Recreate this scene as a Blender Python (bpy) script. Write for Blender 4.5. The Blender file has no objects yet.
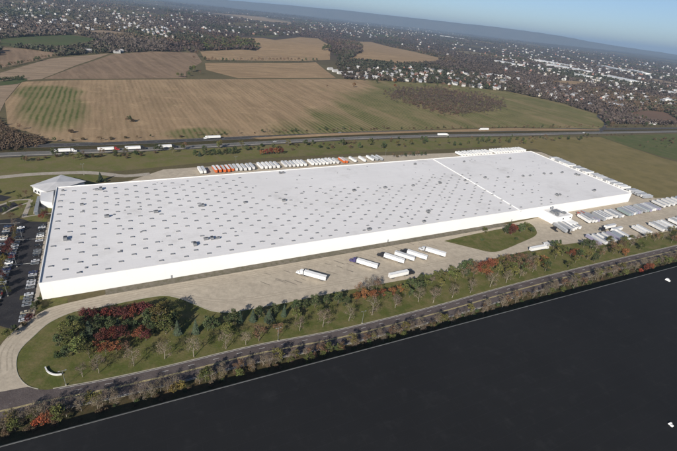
import bpy, bmesh, math, random
import numpy as np
from mathutils import Vector, Matrix
from mathutils.geometry import delaunay_2d_cdt
R = math.radians
rnd = random.Random(7)
scn = bpy.context.scene
COL = scn.collection

# ------------------------------------------------------------------ camera
CAM_H, FPX, PITCH, ROLL = 161.815, 422.108, 0.460475, 0.111588
PW, PH = 677, 451
cp, sp, cr, sr = math.cos(PITCH), math.sin(PITCH), math.cos(ROLL), math.sin(ROLL)
FWD = Vector((0, cp, -sp)); UP0 = Vector((0, sp, cp)); RT0 = Vector((1, 0, 0))
RT = RT0*cr + UP0*sr; UP = UP0*cr - RT0*sr
CPOS = Vector((0, 0, CAM_H))
cd = bpy.data.cameras.new('camera'); cam = bpy.data.objects.new('camera', cd); COL.objects.link(cam)
cd.sensor_width = 36; cd.lens = FPX/PW*36; cd.clip_start = 1; cd.clip_end = 120000
m = Matrix.Identity(4)
for i in range(3):
    m[i][0], m[i][1], m[i][2], m[i][3] = RT[i], UP[i], -FWD[i], CPOS[i]
cam.matrix_world = m
scn.camera = cam

# ------------------------------------------------------------------ light
SUN_EL = R(27); SHX, SHY = 0.28, 0.96          # horizontal direction the shadows fall in
sunv = Vector((SHX*math.cos(SUN_EL), SHY*math.cos(SUN_EL), -math.sin(SUN_EL)))
sd = bpy.data.lights.new('sun', 'SUN'); sd.energy = 4.9; sd.angle = R(0.53); sd.color = (1, .945, .87)
so = bpy.data.objects.new('sun', sd); COL.objects.link(so)
so.rotation_euler = sunv.to_track_quat('-Z', 'Y').to_euler(); so.location = (0, -200, 400)
w = bpy.data.worlds.new('World'); scn.world = w; w.use_nodes = True
wn = w.node_tree.nodes; wl = w.node_tree.links
sky = wn.new('ShaderNodeTexSky'); sky.sky_type = 'NISHITA'; sky.sun_disc = False
sky.sun_elevation = SUN_EL; sky.sun_rotation = math.atan2(-SHX, -SHY)
sky.altitude = 200; sky.air_density = 0.65; sky.dust_density = 0.8; sky.ozone_density = 2.8
wl.new(sky.outputs[0], wn['Background'].inputs[0]); wn['Background'].inputs[1].default_value = 0.08
scn.view_settings.view_transform = 'Standard'; scn.view_settings.look = 'None'
scn.view_settings.exposure = 0.3; scn.view_settings.gamma = 1
scn.cycles.max_bounces = 5; scn.cycles.diffuse_bounces = 2; scn.cycles.transparent_max_bounces = 6; scn.cycles.volume_bounces = 0

# ------------------------------------------------------------------ terrain and pixel helpers
def sstep(t): t = min(1, max(0, t)); return t*t*(3-2*t)
def terr(x, y):
    t = (x+12)*-.5 + (y-640)*.866 - 60
    if t <= 0: return 0.0
    s = sstep(t/1100); s2 = sstep(t/6000)
    h = s*(4*math.sin(x/330+1.3)*math.sin(y/410+.4) + 3*math.sin((x+.7*y)/270+2))
    h += s2*(22*math.sin(x/1500+.5)*math.sin(y/1300+1.1) + 10*math.sin((y-x*.6)/700))
    h += s*16*math.exp(-(((x+150)/480)**2 + ((y-2150)/420)**2))
    h += s*10*math.exp(-(((x+620)/300)**2 + ((y-1450)/300)**2))
    return h
def ray(px, py):
    return FWD + RT*((px-PW/2)/FPX) - UP*((py-PH/2)/FPX)
def P(px, py, z=0.0):
    d = ray(px, py); t = (z-CAM_H)/d.z; v = CPOS + d*t
    return Vector((v.x, v.y, z))
def PT(px, py):                                   # where a pixel's ray meets the terrain
    d = ray(px, py)
    if d.z > -1e-4: return None
    t0 = 50.0; t = t0
    while t < 60000:
        v = CPOS + d*t
        if v.z <= terr(v.x, v.y):
            lo, hi = t0, t
            for _ in range(20):
                mid = (lo+hi)/2; v = CPOS + d*mid
                if v.z <= terr(v.x, v.y): hi = mid
                else: lo = mid
            v = CPOS + d*hi
            return Vector((v.x, v.y, terr(v.x, v.y)))
        t0 = t; t *= 1.02; t += 5
    return None
def inpoly(x, y, poly):
    c = False; j = len(poly)-1
    for i in range(len(poly)):
        xi, yi = poly[i][0], poly[i][1]; xj, yj = poly[j][0], poly[j][1]
        if (yi > y) != (yj > y) and x < (xj-xi)*(y-yi)/(yj-yi)+xi: c = not c
        j = i
    return c

# ------------------------------------------------------------------ materials
def newmat(name):
    mt = bpy.data.materials.new(name); mt.use_nodes = True
    nt = mt.node_tree; b = nt.nodes['Principled BSDF']
    return mt, nt, b
def N(nt, typ, **kw):
    n = nt.nodes.new(typ)
    for k, v in kw.items(): setattr(n, k, v)
    return n
def c4(c): return (c[0], c[1], c[2], 1)
def ramp(nt, src, stops):
    r = N(nt, 'ShaderNodeValToRGB'); e = r.color_ramp.elements
    while len(e) < len(stops): e.new(.5)
    for i, (p, c) in enumerate(stops): e[i].position = p; e[i].color = c4(c)
    nt.links.new(src, r.inputs[0]); return r.outputs[0]
def mix(nt, fac, a, b, mode='MIX'):
    n = N(nt, 'ShaderNodeMix', data_type='RGBA', blend_type=mode)
    for sock, v in ((n.inputs[0], fac), (n.inputs[6], a), (n.inputs[7], b)):
        if isinstance(v, (int, float)): sock.default_value = v
        elif isinstance(v, tuple): sock.default_value = c4(v)
        else: nt.links.new(v, sock)
    return n.outputs[2]
def noise(nt, scale, detail=3, rough=.55, vec=None, lo=None, hi=None):
    n = N(nt, 'ShaderNodeTexNoise'); n.inputs['Scale'].default_value = scale
    n.inputs['Detail'].default_value = detail; n.inputs['Roughness'].default_value = rough
    if vec: nt.links.new(vec, n.inputs['Vector'])
    o = n.outputs[0]
    if lo is not None:
        mr = N(nt, 'ShaderNodeMapRange'); mr.inputs[1].default_value = lo; mr.inputs[2].default_value = hi
        nt.links.new(o, mr.inputs[0]); o = mr.outputs[0]
    return o
def wpos(nt): return N(nt, 'ShaderNodeNewGeometry').outputs['Position']
def solid(name, c, rough=.6, metal=0.0, var=.12, scale=.6, spec=.3, bump=0.0):
    mt, nt, b = newmat(name); v = wpos(nt)
    n1 = noise(nt, scale, 4, .6, v, .3, .7)
    a = tuple(max(0, x*(1-var)) for x in c); d = tuple(min(1, x*(1+var)) for x in c)
    nt.links.new(mix(nt, n1, a, d), b.inputs['Base Color'])
    b.inputs['Roughness'].default_value = rough; b.inputs['Metallic'].default_value = metal
    b.inputs['Specular IOR Level'].default_value = spec
    if bump:
        bp = N(nt, 'ShaderNodeBump'); bp.inputs['Strength'].default_value = bump; bp.inputs['Distance'].default_value = .1
        nt.links.new(noise(nt, scale*6, 4, .6, v), bp.inputs['Height']); nt.links.new(bp.outputs[0], b.inputs['Normal'])
    return mt
def groundmat(name, c1, c2, c3, s1=.012, s2=.09, s3=1.2, rough=.95):
    mt, nt, b = newmat(name); v = wpos(nt)
    a = mix(nt, noise(nt, s1, 4, .6, v, .38, .62), c1, c2)
    a = mix(nt, noise(nt, s2, 5, .7, v, .42, .68), a, c3)
    g = noise(nt, s3, 3, .7, v, .2, .8)
    a = mix(nt, .55, a, mix(nt, g, (.35, .35, .35), (1, 1, 1)), 'MULTIPLY')
    nt.links.new(a, b.inputs['Base Color']); b.inputs['Roughness'].default_value = rough
    b.inputs['Specular IOR Level'].default_value = .1
    bp = N(nt, 'ShaderNodeBump'); bp.inputs['Strength'].default_value = .5; bp.inputs['Distance'].default_value = .3
    nt.links.new(noise(nt, s3, 3, .7, v), bp.inputs['Height']); nt.links.new(bp.outputs[0], b.inputs['Normal'])
    return mt
def fieldmat(name, c1, c2, green, ang, spacing, gfac=(.5, .8), gscale=.006, stripe=.5, blobs=(), line=None):
    mt, nt, b = newmat(name); v = wpos(nt)
    mp = N(nt, 'ShaderNodeMapping'); mp.inputs['Rotation'].default_value = (0, 0, -ang)
    nt.links.new(v, mp.inputs[0])
    wv = N(nt, 'ShaderNodeTexWave', wave_type='BANDS', bands_direction='Y')
    wv.inputs['Scale'].default_value = .314/spacing; wv.inputs['Distortion'].default_value = 2.6
    wv.inputs['Detail'].default_value = 4; wv.inputs['Detail Scale'].default_value = .6; wv.inputs['Detail Roughness'].default_value = .7
    nt.links.new(mp.outputs[0], wv.inputs[0])
    sc = N(nt, 'ShaderNodeMapping'); sc.inputs['Scale'].default_value = (.10, 1, 1); nt.links.new(mp.outputs[0], sc.inputs[0])
    streak = noise(nt, .055, 5, .7, sc.outputs[0], .38, .64)
    base = mix(nt, noise(nt, .005, 4, .6, v, .35, .65), c1, c2)
    base = mix(nt, streak, base, tuple(x*.66 for x in c1))
    base = mix(nt, noise(nt, .03, 5, .7, v, .55, .8), base, tuple(x*1.22 for x in c1))
    def math_(op, x, y=None):
        m_ = N(nt, 'ShaderNodeMath', operation=op, use_clamp=(op == 'ADD'))
        for i, q in enumerate((x, y)):
            if q is None: continue
            if isinstance(q, (int, float)): m_.inputs[i].default_value = q
            else: nt.links.new(q, m_.inputs[i])
        return m_.outputs[0]
    gm = noise(nt, gscale, 5, .6, v, gfac[0], gfac[1])
    wob = noise(nt, .012, 4, .6, sc.outputs[0]); wob = math_('MULTIPLY', math_('SUBTRACT', wob, .5), 1.6)
    for (cx, cy, ux, uy, ru, rv) in blobs:          # patches of regrowth: centre, axis, radii
        q = N(nt, 'ShaderNodeMapping', vector_type='TEXTURE'); q.inputs['Location'].default_value = (cx, cy, 0)
        q.inputs['Rotation'].default_value = (0, 0, math.atan2(uy, ux)); q.inputs['Scale'].default_value = (ru, rv, 1e6)
        nt.links.new(v, q.inputs[0]); ln = N(nt, 'ShaderNodeVectorMath', operation='LENGTH'); nt.links.new(q.outputs[0], ln.inputs[0])
        mr = N(nt, 'ShaderNodeMapRange'); mr.inputs[1].default_value = 1.15; mr.inputs[2].default_value = .75
        nt.links.new(math_('ADD', ln.outputs['Value'], math_('MULTIPLY', wob, .6)) if False else math_('SUBTRACT', ln.outputs['Value'], math_('MULTIPLY', wob, .5)), mr.inputs[0])
        gm = math_('ADD', gm, mr.outputs[0])
    if line:
        (x0, y0), (nx_, ny_), wd = line
        dt = N(nt, 'ShaderNodeVectorMath', operation='DOT_PRODUCT'); sb = N(nt, 'ShaderNodeVectorMath', operation='SUBTRACT')
        sb.inputs[1].default_value = (x0, y0, 0); nt.links.new(v, sb.inputs[0]); nt.links.new(sb.outputs[0], dt.inputs[0]); dt.inputs[1].default_value = (nx_/wd, ny_/wd, 0)
        gm = math_('ADD', gm, math_('ADD', math_('ADD', dt.outputs['Value'], math_('MULTIPLY', wob, 2.4)), 0.0))
    wr = N(nt, 'ShaderNodeMapRange'); wr.inputs[1].default_value = .2; wr.inputs[2].default_value = .8; wr.inputs[3].default_value = 1-stripe; wr.inputs[4].default_value = 1
    brk = noise(nt, .02, 4, .65, v, .3, .7)
    nt.links.new(math_('MULTIPLY', wv.outputs[0], math_('ADD', math_('MULTIPLY', brk, .75), .35)), wr.inputs[0])
    dash = noise(nt, .16, 4, .7, sc.outputs[0], .56, .72)
    base = mix(nt, math_('MULTIPLY', dash, math_('MULTIPLY', brk, .75)), base, tuple(x*.5 for x in (c1[0]*.8, c1[1], c1[2]*.8)))
    a = mix(nt, math_('MULTIPLY', gm, wr.outputs[0]), base, mix(nt, noise(nt, .03, 4, .7, v, .3, .7), green, tuple(x*1.3 for x in green)))
    if line:                                      # broad drilled strips across the slope
        wf_ = noise(nt, .022, 5, .62, sc.outputs[0], .50, .66)
        a = mix(nt, math_('MULTIPLY', wf_, .5), a, tuple(x*.85 for x in c1))
    dk = mix(nt, wr.outputs[0], (1, 1, 1), (.74, .72, .70))
    a = mix(nt, .8, a, dk, 'MULTIPLY')
    a = mix(nt, .5, a, mix(nt, noise(nt, .3, 5, .75, v, .25, .75), (.45, .43, .4), (1, 1, 1)), 'MULTIPLY')
    nt.links.new(a, b.inputs['Base Color']); b.inputs['Roughness'].default_value = 1
    b.inputs['Specular IOR Level'].default_value = .05
    return mt
def tintmat(name, rough=.9, spec=.1, nscale=None):
    mt, nt, b = newmat(name)
    at = N(nt, 'ShaderNodeAttribute', attribute_name='Col')
    oi = N(nt, 'ShaderNodeObjectInfo')
    hs = N(nt, 'ShaderNodeHueSaturation')
    mr = N(nt, 'ShaderNodeMapRange'); mr.inputs[3].default_value = .72; mr.inputs[4].default_value = 1.25
    nt.links.new(oi.outputs['Random'], mr.inputs[0]); nt.links.new(mr.outputs[0], hs.inputs['Value'])
    m2 = N(nt, 'ShaderNodeMapRange'); m2.inputs[3].default_value = .485; m2.inputs[4].default_value = .515
    ml = N(nt, 'ShaderNodeMath', operation='FRACT'); mm = N(nt, 'ShaderNodeMath', operation='MULTIPLY'); mm.inputs[1].default_value = 17.3
    nt.links.new(oi.outputs['Random'], mm.inputs[0]); nt.links.new(mm.outputs[0], ml.inputs[0]); nt.links.new(ml.outputs[0], m2.inputs[0])
    nt.links.new(m2.outputs[0], hs.inputs['Hue'])
    nt.links.new(at.outputs['Color'], hs.inputs['Color']); nt.links.new(hs.outputs[0], b.inputs['Base Color'])
    b.inputs['Roughness'].default_value = rough; b.inputs['Specular IOR Level'].default_value = spec
    return mt
M = {}
M['lawn'] = groundmat('lawn', (.095, .11, .028), (.135, .135, .042), (.19, .155, .07), .03, .12, .8)
M['meadow'] = groundmat('meadow', (.21, .17, .068), (.24, .19, .088), (.165, .14, .058), .012, .05, .8)
M['verge'] = groundmat('verge', (.13, .14, .04), (.18, .165, .058), (.2, .16, .085), .015, .08, .9)
M['greenfield'] = groundmat('green_field', (.085, .11, .036), (.11, .125, .042), (.15, .135, .062), .01, .06, .5)
M['litter'] = groundmat('leaf_litter', (.07, .06, .028), (.05, .055, .02), (.11, .075, .04), .03, .15, 1.1)
M['concrete'] = groundmat('court_concrete', (.52, .445, .34), (.55, .475, .365), (.48, .41, .315), .012, .05, .25, .85)
M['asphalt'] = groundmat('asphalt', (.032, .031, .034), (.042, .04, .043), (.055, .052, .052), .03, .2, 1.5, .9)
M['road'] = groundmat('road_asphalt', (.105, .085, .08), (.125, .102, .096), (.15, .125, .115), .02, .15, 1.5, .9)
M['hwy_dark'] = groundmat('highway_asphalt', (.07, .066, .066), (.085, .08, .078), (.10, .095, .09), .02, .1, .8, .9)
M['hwy_light'] = groundmat('highway_concrete', (.17, .16, .145), (.2, .19, .17), (.14, .135, .125), .02, .1, .8, .9)
M['gravel'] = groundmat('gravel', (.19, .17, .13), (.24, .21, .17), (.13, .12, .075), .03, .3, 2, .95)
M['path'] = groundmat('path_concrete', (.42, .37, .3), (.48, .43, .36), (.36, .31, .25), .05, .3, 1, .9)
M['kerb'] = solid('kerb_concrete', (.36, .34, .27), .9, scale=.3)
M['paint'] = solid('road_paint', (.62, .61, .57), .7, scale=.8, var=.25)
M['ypaint'] = solid('yellow_road_paint', (.5, .42, .2), .7, scale=.8, var=.25)
M['stain'] = groundmat('tyre_marks', (.27, .235, .185), (.32, .28, .22), (.24, .21, .17), .1, .5, 2, .9)
M['track'] = groundmat('worn_tracks', (.45, .385, .295), (.50, .43, .33), (.42, .36, .275), .05, .2, .6, .9)
M['metal'] = solid('grey_metal', (.32, .33, .34), .5, .3)
M['darkmetal'] = solid('dark_metal', (.045, .045, .05), .6)
M['rubber'] = solid('rubber', (.02, .02, .022), .9)
M['glass'] = solid('dark_glass', (.02, .025, .03), .12, 0, .05, spec=.6)
M['bluegrey'] = solid('blue_grey_glass', (.12, .14, .16), .2, 0, .2, .3, spec=.6)
M['white'] = solid('white_paint', (.78, .77, .74), .45, 0, .04, .3)
M['offwhite'] = solid('weathered_white', (.62, .61, .59), .55, 0, .12, .5)
M['skylight'] = solid('skylight_plastic', (.16, .165, .175), .35, 0, .15, .8)
M['curb'] = solid('skylight_curb', (.30, .30, .30), .7)
M['unit'] = solid('roof_unit_metal', (.22, .225, .23), .5, .2, .2)
M['bark'] = solid('bark', (.16, .13, .10), .95, 0, .3, 1.2)
M['palebark'] = solid('pale_bark', (.27, .235, .19), .95, 0, .3, 1.2)
M['leaf'] = tintmat('foliage'); M['wood'] = tintmat('woodland_foliage', .95, .05)
M['car'] = tintmat('car_body', .3, .5)

# white ribbed wall
def wallmat():
    mt, nt, b = newmat('white_wall_panels'); v = wpos(nt)
    a = mix(nt, noise(nt, .02, 4, .6, v, .3, .7), (.80, .785, .74), (.84, .825, .785))
    sc = N(nt, 'ShaderNodeMapping'); sc.inputs['Scale'].default_value = (1, 1, .06); nt.links.new(v, sc.inputs[0])
    a = mix(nt, noise(nt, .8, 3, .7, sc.outputs[0], .62, .9), a, (.68, .66, .61))
    nt.links.new(a, b.inputs['Base Color']); b.inputs['Roughness'].default_value = .55; b.inputs['Specular IOR Level'].default_value = .2
    return mt
M['wall'] = wallmat()
def roofmat():
    mt, nt, b = newmat('white_roof_membrane'); v = wpos(nt)
    a = mix(nt, noise(nt, .012, 5, .6, v, .3, .7), (.72, .695, .665), (.78, .755, .725))
    a = mix(nt, noise(nt, .09, 4, .7, v, .55, .85), a, (.655, .63, .605))
    a = mix(nt, noise(nt, .028, 6, .7, v, .56, .74), a, (.60, .575, .54))
    mp = N(nt, 'ShaderNodeMapping'); mp.inputs['Rotation'].default_value = (0, 0, -math.atan2(.496, .868)); nt.links.new(v, mp.inputs[0])
    br = N(nt, 'ShaderNodeTexBrick'); br.inputs['Color1'].default_value = c4((1, 1, 1)); br.inputs['Color2'].default_value = c4((.96, .96, .965))
    br.inputs['Mortar'].default_value = c4((.88, .88, .88)); br.inputs['Scale'].default_value = 1
    br.inputs['Brick Width'].default_value = 30; br.inputs['Row Height'].default_value = 3.1; br.inputs['Mortar Size'].default_value = .09
    nt.links.new(mp.outputs[0], br.inputs[0])
    a = mix(nt, .8, a, br.outputs[0], 'MULTIPLY')
    nt.links.new(a, b.inputs['Base Color']); b.inputs['Roughness'].default_value = .6; b.inputs['Specular IOR Level'].default_value = .25
    return mt
M['roof'] = roofmat()
def darkroofmat():
    mt, nt, b = newmat('black_roof_membrane'); v = wpos(nt)
    a = mix(nt, noise(nt, .015, 5, .6, v, .3, .7), (.015, .015, .0155), (.020, .020, .0205))
    a = mix(nt, noise(nt, .11, 5, .7, v, .55, .9), a, (.031, .031, .031))
    mp = N(nt, 'ShaderNodeMapping'); mp.inputs['Rotation'].default_value = (0, 0, -.49); nt.links.new(v, mp.inputs[0])
    br = N(nt, 'ShaderNodeTexBrick'); br.inputs['Color1'].default_value = c4((1, 1, 1)); br.inputs['Color2'].default_value = c4((.93, .93, .94))
    br.inputs['Mortar'].default_value = c4((1.25, 1.25, 1.25)); br.inputs['Scale'].default_value = 1
    br.inputs['Brick Width'].default_value = 24; br.inputs['Row Height'].default_value = 6; br.inputs['Mortar Size'].default_value = .12
    nt.links.new(mp.outputs[0], br.inputs[0]); a = mix(nt, .7, a, br.outputs[0], 'MULTIPLY')
    nt.links.new(a, b.inputs['Base Color']); b.inputs['Roughness'].default_value = .85; b.inputs['Specular IOR Level'].default_value = .08
    return mt
M['darkroof'] = darkroofmat()
def terrmat():
    mt, nt, b = newmat('countryside'); v = wpos(nt)
    vo = N(nt, 'ShaderNodeTexVoronoi'); vo.inputs['Scale'].default_value = .0021; nt.links.new(v, vo.inputs['Vector'])
    hs = N(nt, 'ShaderNodeSeparateColor'); nt.links.new(vo.outputs['Color'], hs.inputs[0])
    wood = mix(nt, noise(nt, .02, 4, .7, v, .3, .7), (.055, .046, .038), (.095, .073, .056))
    fld = ramp(nt, hs.outputs[1], [(0, (.06, .07, .03)), (.4, (.13, .105, .06)), (.7, (.09, .075, .045)), (1, (.2, .16, .10))])
    f = N(nt, 'ShaderNodeMapRange'); f.inputs[1].default_value = .70; f.inputs[2].default_value = .72; nt.links.new(hs.outputs[0], f.inputs[0])
    far = mix(nt, f.outputs[0], wood, fld)
    near = mix(nt, noise(nt, .012, 4, .6, v, .35, .65), (.12, .10, .052), (.16, .13, .072))
    near = mix(nt, noise(nt, .3, 4, .7, v, .3, .8), near, (.08, .07, .038))
    sx = N(nt, 'ShaderNodeSeparateXYZ'); nt.links.new(v, sx.inputs[0])
    g = N(nt, 'ShaderNodeMapRange'); g.inputs[1].default_value = 1500; g.inputs[2].default_value = 1900; nt.links.new(sx.outputs[1], g.inputs[0])
    a = mix(nt, g.outputs[0], near, far)
    nt.links.new(a, b.inputs['Base Color']); b.inputs['Roughness'].default_value = 1; b.inputs['Specular IOR Level'].default_value = .05
    return mt
M['terrain'] = terrmat()
M['hill'] = groundmat('wooded_hill', (.085, .08, .062), (.11, .095, .07), (.12, .10, .075), .0008, .004, .02, 1)
M['brownfield'] = fieldmat('brown_field', (.37, .265, .18), (.32, .23, .155), (.18, .145, .085), -.9, 14, (.6, .9), .006, .25)
_g0 = P(370, 86); _g1 = P(300, 122); _gt = (_g1-_g0).normalized(); _gsx, _gsy = (-_gt.y, _gt.x) if -_gt.y > 0 else (_gt.y, -_gt.x)
M['stubble'] = fieldmat('stubble_field', (.48, .345, .205), (.41, .29, .175), (.10, .128, .038), -1.06, 7.5, (.6, .8), .009, .5,
    [(-430, 605, -.587, .81, 125, 44), (-500, 700, -.587, .81, 60, 50), (-200, 560, .6, .5, 45, 28)], ((_g0.x-35, _g0.y), (_gsx, _gsy), 60))
M['tan'] = fieldmat('tan_field', (.50, .355, .21), (.44, .31, .185), (.22, .17, .09), .5, 16, (.6, .9), .004, .25)
M['paletan'] = fieldmat('pale_field', (.46, .35, .245), (.39, .29, .2), (.22, .17, .095), .45, 16, (.6, .9), .004, .25)
M['darkgreen'] = groundmat('dark_green_field', (.075, .10, .038), (.09, .115, .042), (.11, .10, .05), .004, .02, .2)
M['redsoil'] = groundmat('bare_soil_field', (.21, .125, .085), (.18, .11, .075), (.16, .12, .08), .008, .04, .4)

# ------------------------------------------------------------------ object helpers
def props(o, label=None, cat=None, group=None, kind=None):
    if label: o['label'] = label
    if cat: o['category'] = cat
    if group: o['group'] = group
    if kind: o['kind'] = kind
    return o
REG = []
def thing(name, label, cat, loc=(0, 0, 0), rz=0, group=None, scale=None):
    o = bpy.data.objects.new(name, None); COL.objects.link(o)
    o.empty_display_size = 1; o.location = loc; o.rotation_euler = (0, 0, rz)
    if scale: o.scale = scale
    REG.append(o); return props(o, label, cat, group)
def pix(p):
    v = Vector(p)-CPOS; d = max(1e-3, v.dot(FWD)); return PW/2+FPX*v.dot(RT)/d, PH/2-FPX*v.dot(UP)/d
def place(name, me, parent=None, loc=(0, 0, 0), rz=0, scale=None):
    o = bpy.data.objects.new(name, me); COL.objects.link(o); o.location = loc; o.rotation_euler = (0, 0, rz)
    if scale: o.scale = scale
    if parent: o.parent = parent
    return o
class MB:
    def __init__(s): s.v = []; s.f = []; s.mi = []; s.c = []
    def face(s, pts, mi=0, col=None):
        i = len(s.v); s.v += [tuple(p) for p in pts]; s.f.append(tuple(range(i, i+len(pts)))); s.mi.append(mi); s.c.append(col)
    def box(s, x0, x1, y0, y1, z0, z1, mi=0, col=None, top=None, tmi=None):
        t = top or (0, 0)
        i = len(s.v)
        s.v += [(x0, y0, z0), (x1, y0, z0), (x1, y1, z0), (x0, y1, z0),
                (x0+t[0], y0+t[1], z1), (x1-t[0], y0+t[1], z1), (x1-t[0], y1-t[1], z1), (x0+t[0], y1-t[1], z1)]
        for k, q in enumerate(((0, 3, 2, 1), (4, 5, 6, 7), (0, 1, 5, 4), (1, 2, 6, 5), (2, 3, 7, 6), (3, 0, 4, 7))):
            s.f.append(tuple(i+a for a in q)); s.mi.append(tmi if (k == 1 and tmi is not None) else mi); s.c.append(col)
        return s
    def prism(s, poly, z0, z1, mi=0, tmi=None, col=None, bottom=False):
        n = len(poly)
        ar = sum(poly[i][0]*poly[(i+1) % n][1]-poly[(i+1) % n][0]*poly[i][1] for i in range(n))
        if ar < 0: poly = poly[::-1]
        for i in range(n):
            a, b = poly[i], poly[(i+1) % n]
            s.face([(a[0], a[1], z0), (b[0], b[1], z0), (b[0], b[1], z1), (a[0], a[1], z1)], mi, col)
        s.face([(p[0], p[1], z1) for p in poly], mi if tmi is None else tmi, col)
        if bottom: s.face([(p[0], p[1], z0) for p in reversed(poly)], mi, col)
        return s
    def tube(s, a, b, r0, r1, k=6, mi=0, col=None, cap=False):
        a, b = Vector(a), Vector(b); d = b-a
        if d.length < 1e-6: return s
        d.normalize(); u = d.cross(Vector((0, 0, 1)) if abs(d.z) < .9 else Vector((1, 0, 0))); u.normalize(); w_ = d.cross(u)
        i = len(s.v)
        for c, r in ((a, r0), (b, r1)):
            for j in range(k):
                t = 2*math.pi*j/k; s.v.append(tuple(c + (u*math.cos(t)+w_*math.sin(t))*r))
        for j in range(k):
            j2 = (j+1) % k; s.f.append((i+j, i+j2, i+k+j2, i+k+j)); s.mi.append(mi); s.c.append(col)
        if cap:
            s.f.append(tuple(i+k+j for j in range(k))); s.mi.append(mi); s.c.append(col)
            s.f.append(tuple(i+j for j in reversed(range(k)))); s.mi.append(mi); s.c.append(col)
        return s
    def extrude_y(s, prof, y0, y1, mi=0, col=None, inset=0):   # profile in x,z
        n = len(prof); i = len(s.v)
        s.v += [(p[0], y0, p[1]) for p in prof] + [(p[0], y1, p[1]) for p in prof]
        for j in range(n):
            k = (j+1) % n; s.f.append((i+j, i+k, i+n+k, i+n+j)); s.mi.append(mi); s.c.append(col)
        s.f.append(tuple(i+j for j in reversed(range(n)))); s.mi.append(mi); s.c.append(col)
        s.f.append(tuple(i+n+j for j in range(n))); s.mi.append(mi); s.c.append(col)
        return s
    def mesh(s, name, mats, smooth=False, fix=True):
        me = bpy.data.meshes.new(name); me.from_pydata(s.v, [], s.f)
        for mt in (mats if isinstance(mats, (list, tuple)) else [mats]): me.materials.append(mt)
        me.polygons.foreach_set('material_index', s.mi)
        if any(c is not None for c in s.c):
            ca = me.color_attributes.new('Col', 'FLOAT_COLOR', 'CORNER')
            arr = np.ones((len(me.loops), 4), np.float32); k = 0
            for f, c in zip(s.f, s.c):
                if c is not None: arr[k:k+len(f), :3] = c
                k += len(f)
            ca.data.foreach_set('color', arr.ravel())
        if fix:
            bm = bmesh.new(); bm.from_mesh(me); bmesh.ops.recalc_face_normals(bm, faces=bm.faces); bm.to_mesh(me); bm.free()
        if smooth: me.polygons.foreach_set('use_smooth', [True]*len(me.polygons))
        me.update(); return me
    def obj(s, name, mats, parent=None, **k): return place(name, s.mesh(name, mats), parent, **k)

def densify(poly, step):
    out = []
    for i in range(len(poly)):
        a, b = Vector(poly[i][:2]), Vector(poly[(i+1) % len(poly)][:2]); n = max(1, int((b-a).length/step))
        out += [a.lerp(b, j/n) for j in range(n)]
    return out
def sheet(name, poly, mat, dz, step=30, flat=False, kind='structure', parent=None):
    """a ground sheet over a world polygon, lying dz above the terrain"""
    pts = densify(poly, step) if not flat else [Vector(p[:2]) for p in poly]
    nb = len(pts); inner = []
    if not flat:
        xs = [p.x for p in pts]; ys = [p.y for p in pts]; x = min(xs)+step*.5
        while x < max(xs):
            y = min(ys)+step*.5
            while y < max(ys):
                if inpoly(x, y, pts): inner.append(Vector((x, y)))
                y += step
            x += step
    edges = [(i, (i+1) % nb) for i in range(nb)]
    v, e, f, *_ = delaunay_2d_cdt(pts+inner, edges, [], 1, 1e-4)
    me = bpy.data.meshes.new(name)
    me.from_pydata([(p.x, p.y, (0 if flat else terr(p.x, p.y))+dz) for p in v], [], f)
    me.materials.append(mat)
    bm = bmesh.new(); bm.from_mesh(me)
    for fc in bm.faces:
        if fc.normal.z < 0: fc.normal_flip()
    bm.to_mesh(me); bm.free()
    o = place(name, me, parent)
    if kind and not parent: o['kind'] = kind
    return o
def psheet(name, pix, mat, dz, step=30, flat=False):
    return sheet(name, [P(*p) if flat else PT(*p) for p in pix], mat, dz, step, flat)
def smooth_line(pts, n=8):
    pts = [Vector(p[:2]) for p in pts]; out = []
    for i in range(len(pts)-1):
        p0 = pts[max(0, i-1)]; p1 = pts[i]; p2 = pts[i+1]; p3 = pts[min(len(pts)-1, i+2)]
        for j in range(n):
            t = j/n
            out.append(.5*((2*p1)+(p2-p0)*t+(2*p0-5*p1+4*p2-p3)*t*t+(3*p1-p0-3*p2+p3)*t**3))
    out.append(pts[-1]); return out
def offset(line, d):
    out = []
    for i, p in enumerate(line):
        a = line[max(0, i-1)]; b = line[min(len(line)-1, i+1)]; t = (b-a).normalized()
        out.append(p + Vector((-t.y, t.x))*d)
    return out
def strip(name, line, d0, d1, mat, dz, kind='structure', parent=None, z1=None):
    a, b = offset(line, d0), offset(line, d1); mb = MB()
    for i in range(len(line)-1):
        q = [a[i], a[i+1], b[i+1], b[i]]
        q = [(p.x, p.y, terr(p.x, p.y)+dz) for p in q]
        mb.face(q)
        if z1 is not None:
            lo = [(x, y, z1) for x, y, z in q]
            mb.face([q[0], q[1], lo[1], lo[0]]); mb.face([q[3], q[2], lo[2], lo[3]])
    o = mb.obj(name, mat, parent)
    if z1 is None:
        bm = bmesh.new(); bm.from_mesh(o.data)
        for fc in bm.faces:
            if fc.normal.z < 0: fc.normal_flip()
        bm.to_mesh(o.data); bm.free()
    if not parent: o['kind'] = kind
    return o
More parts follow.
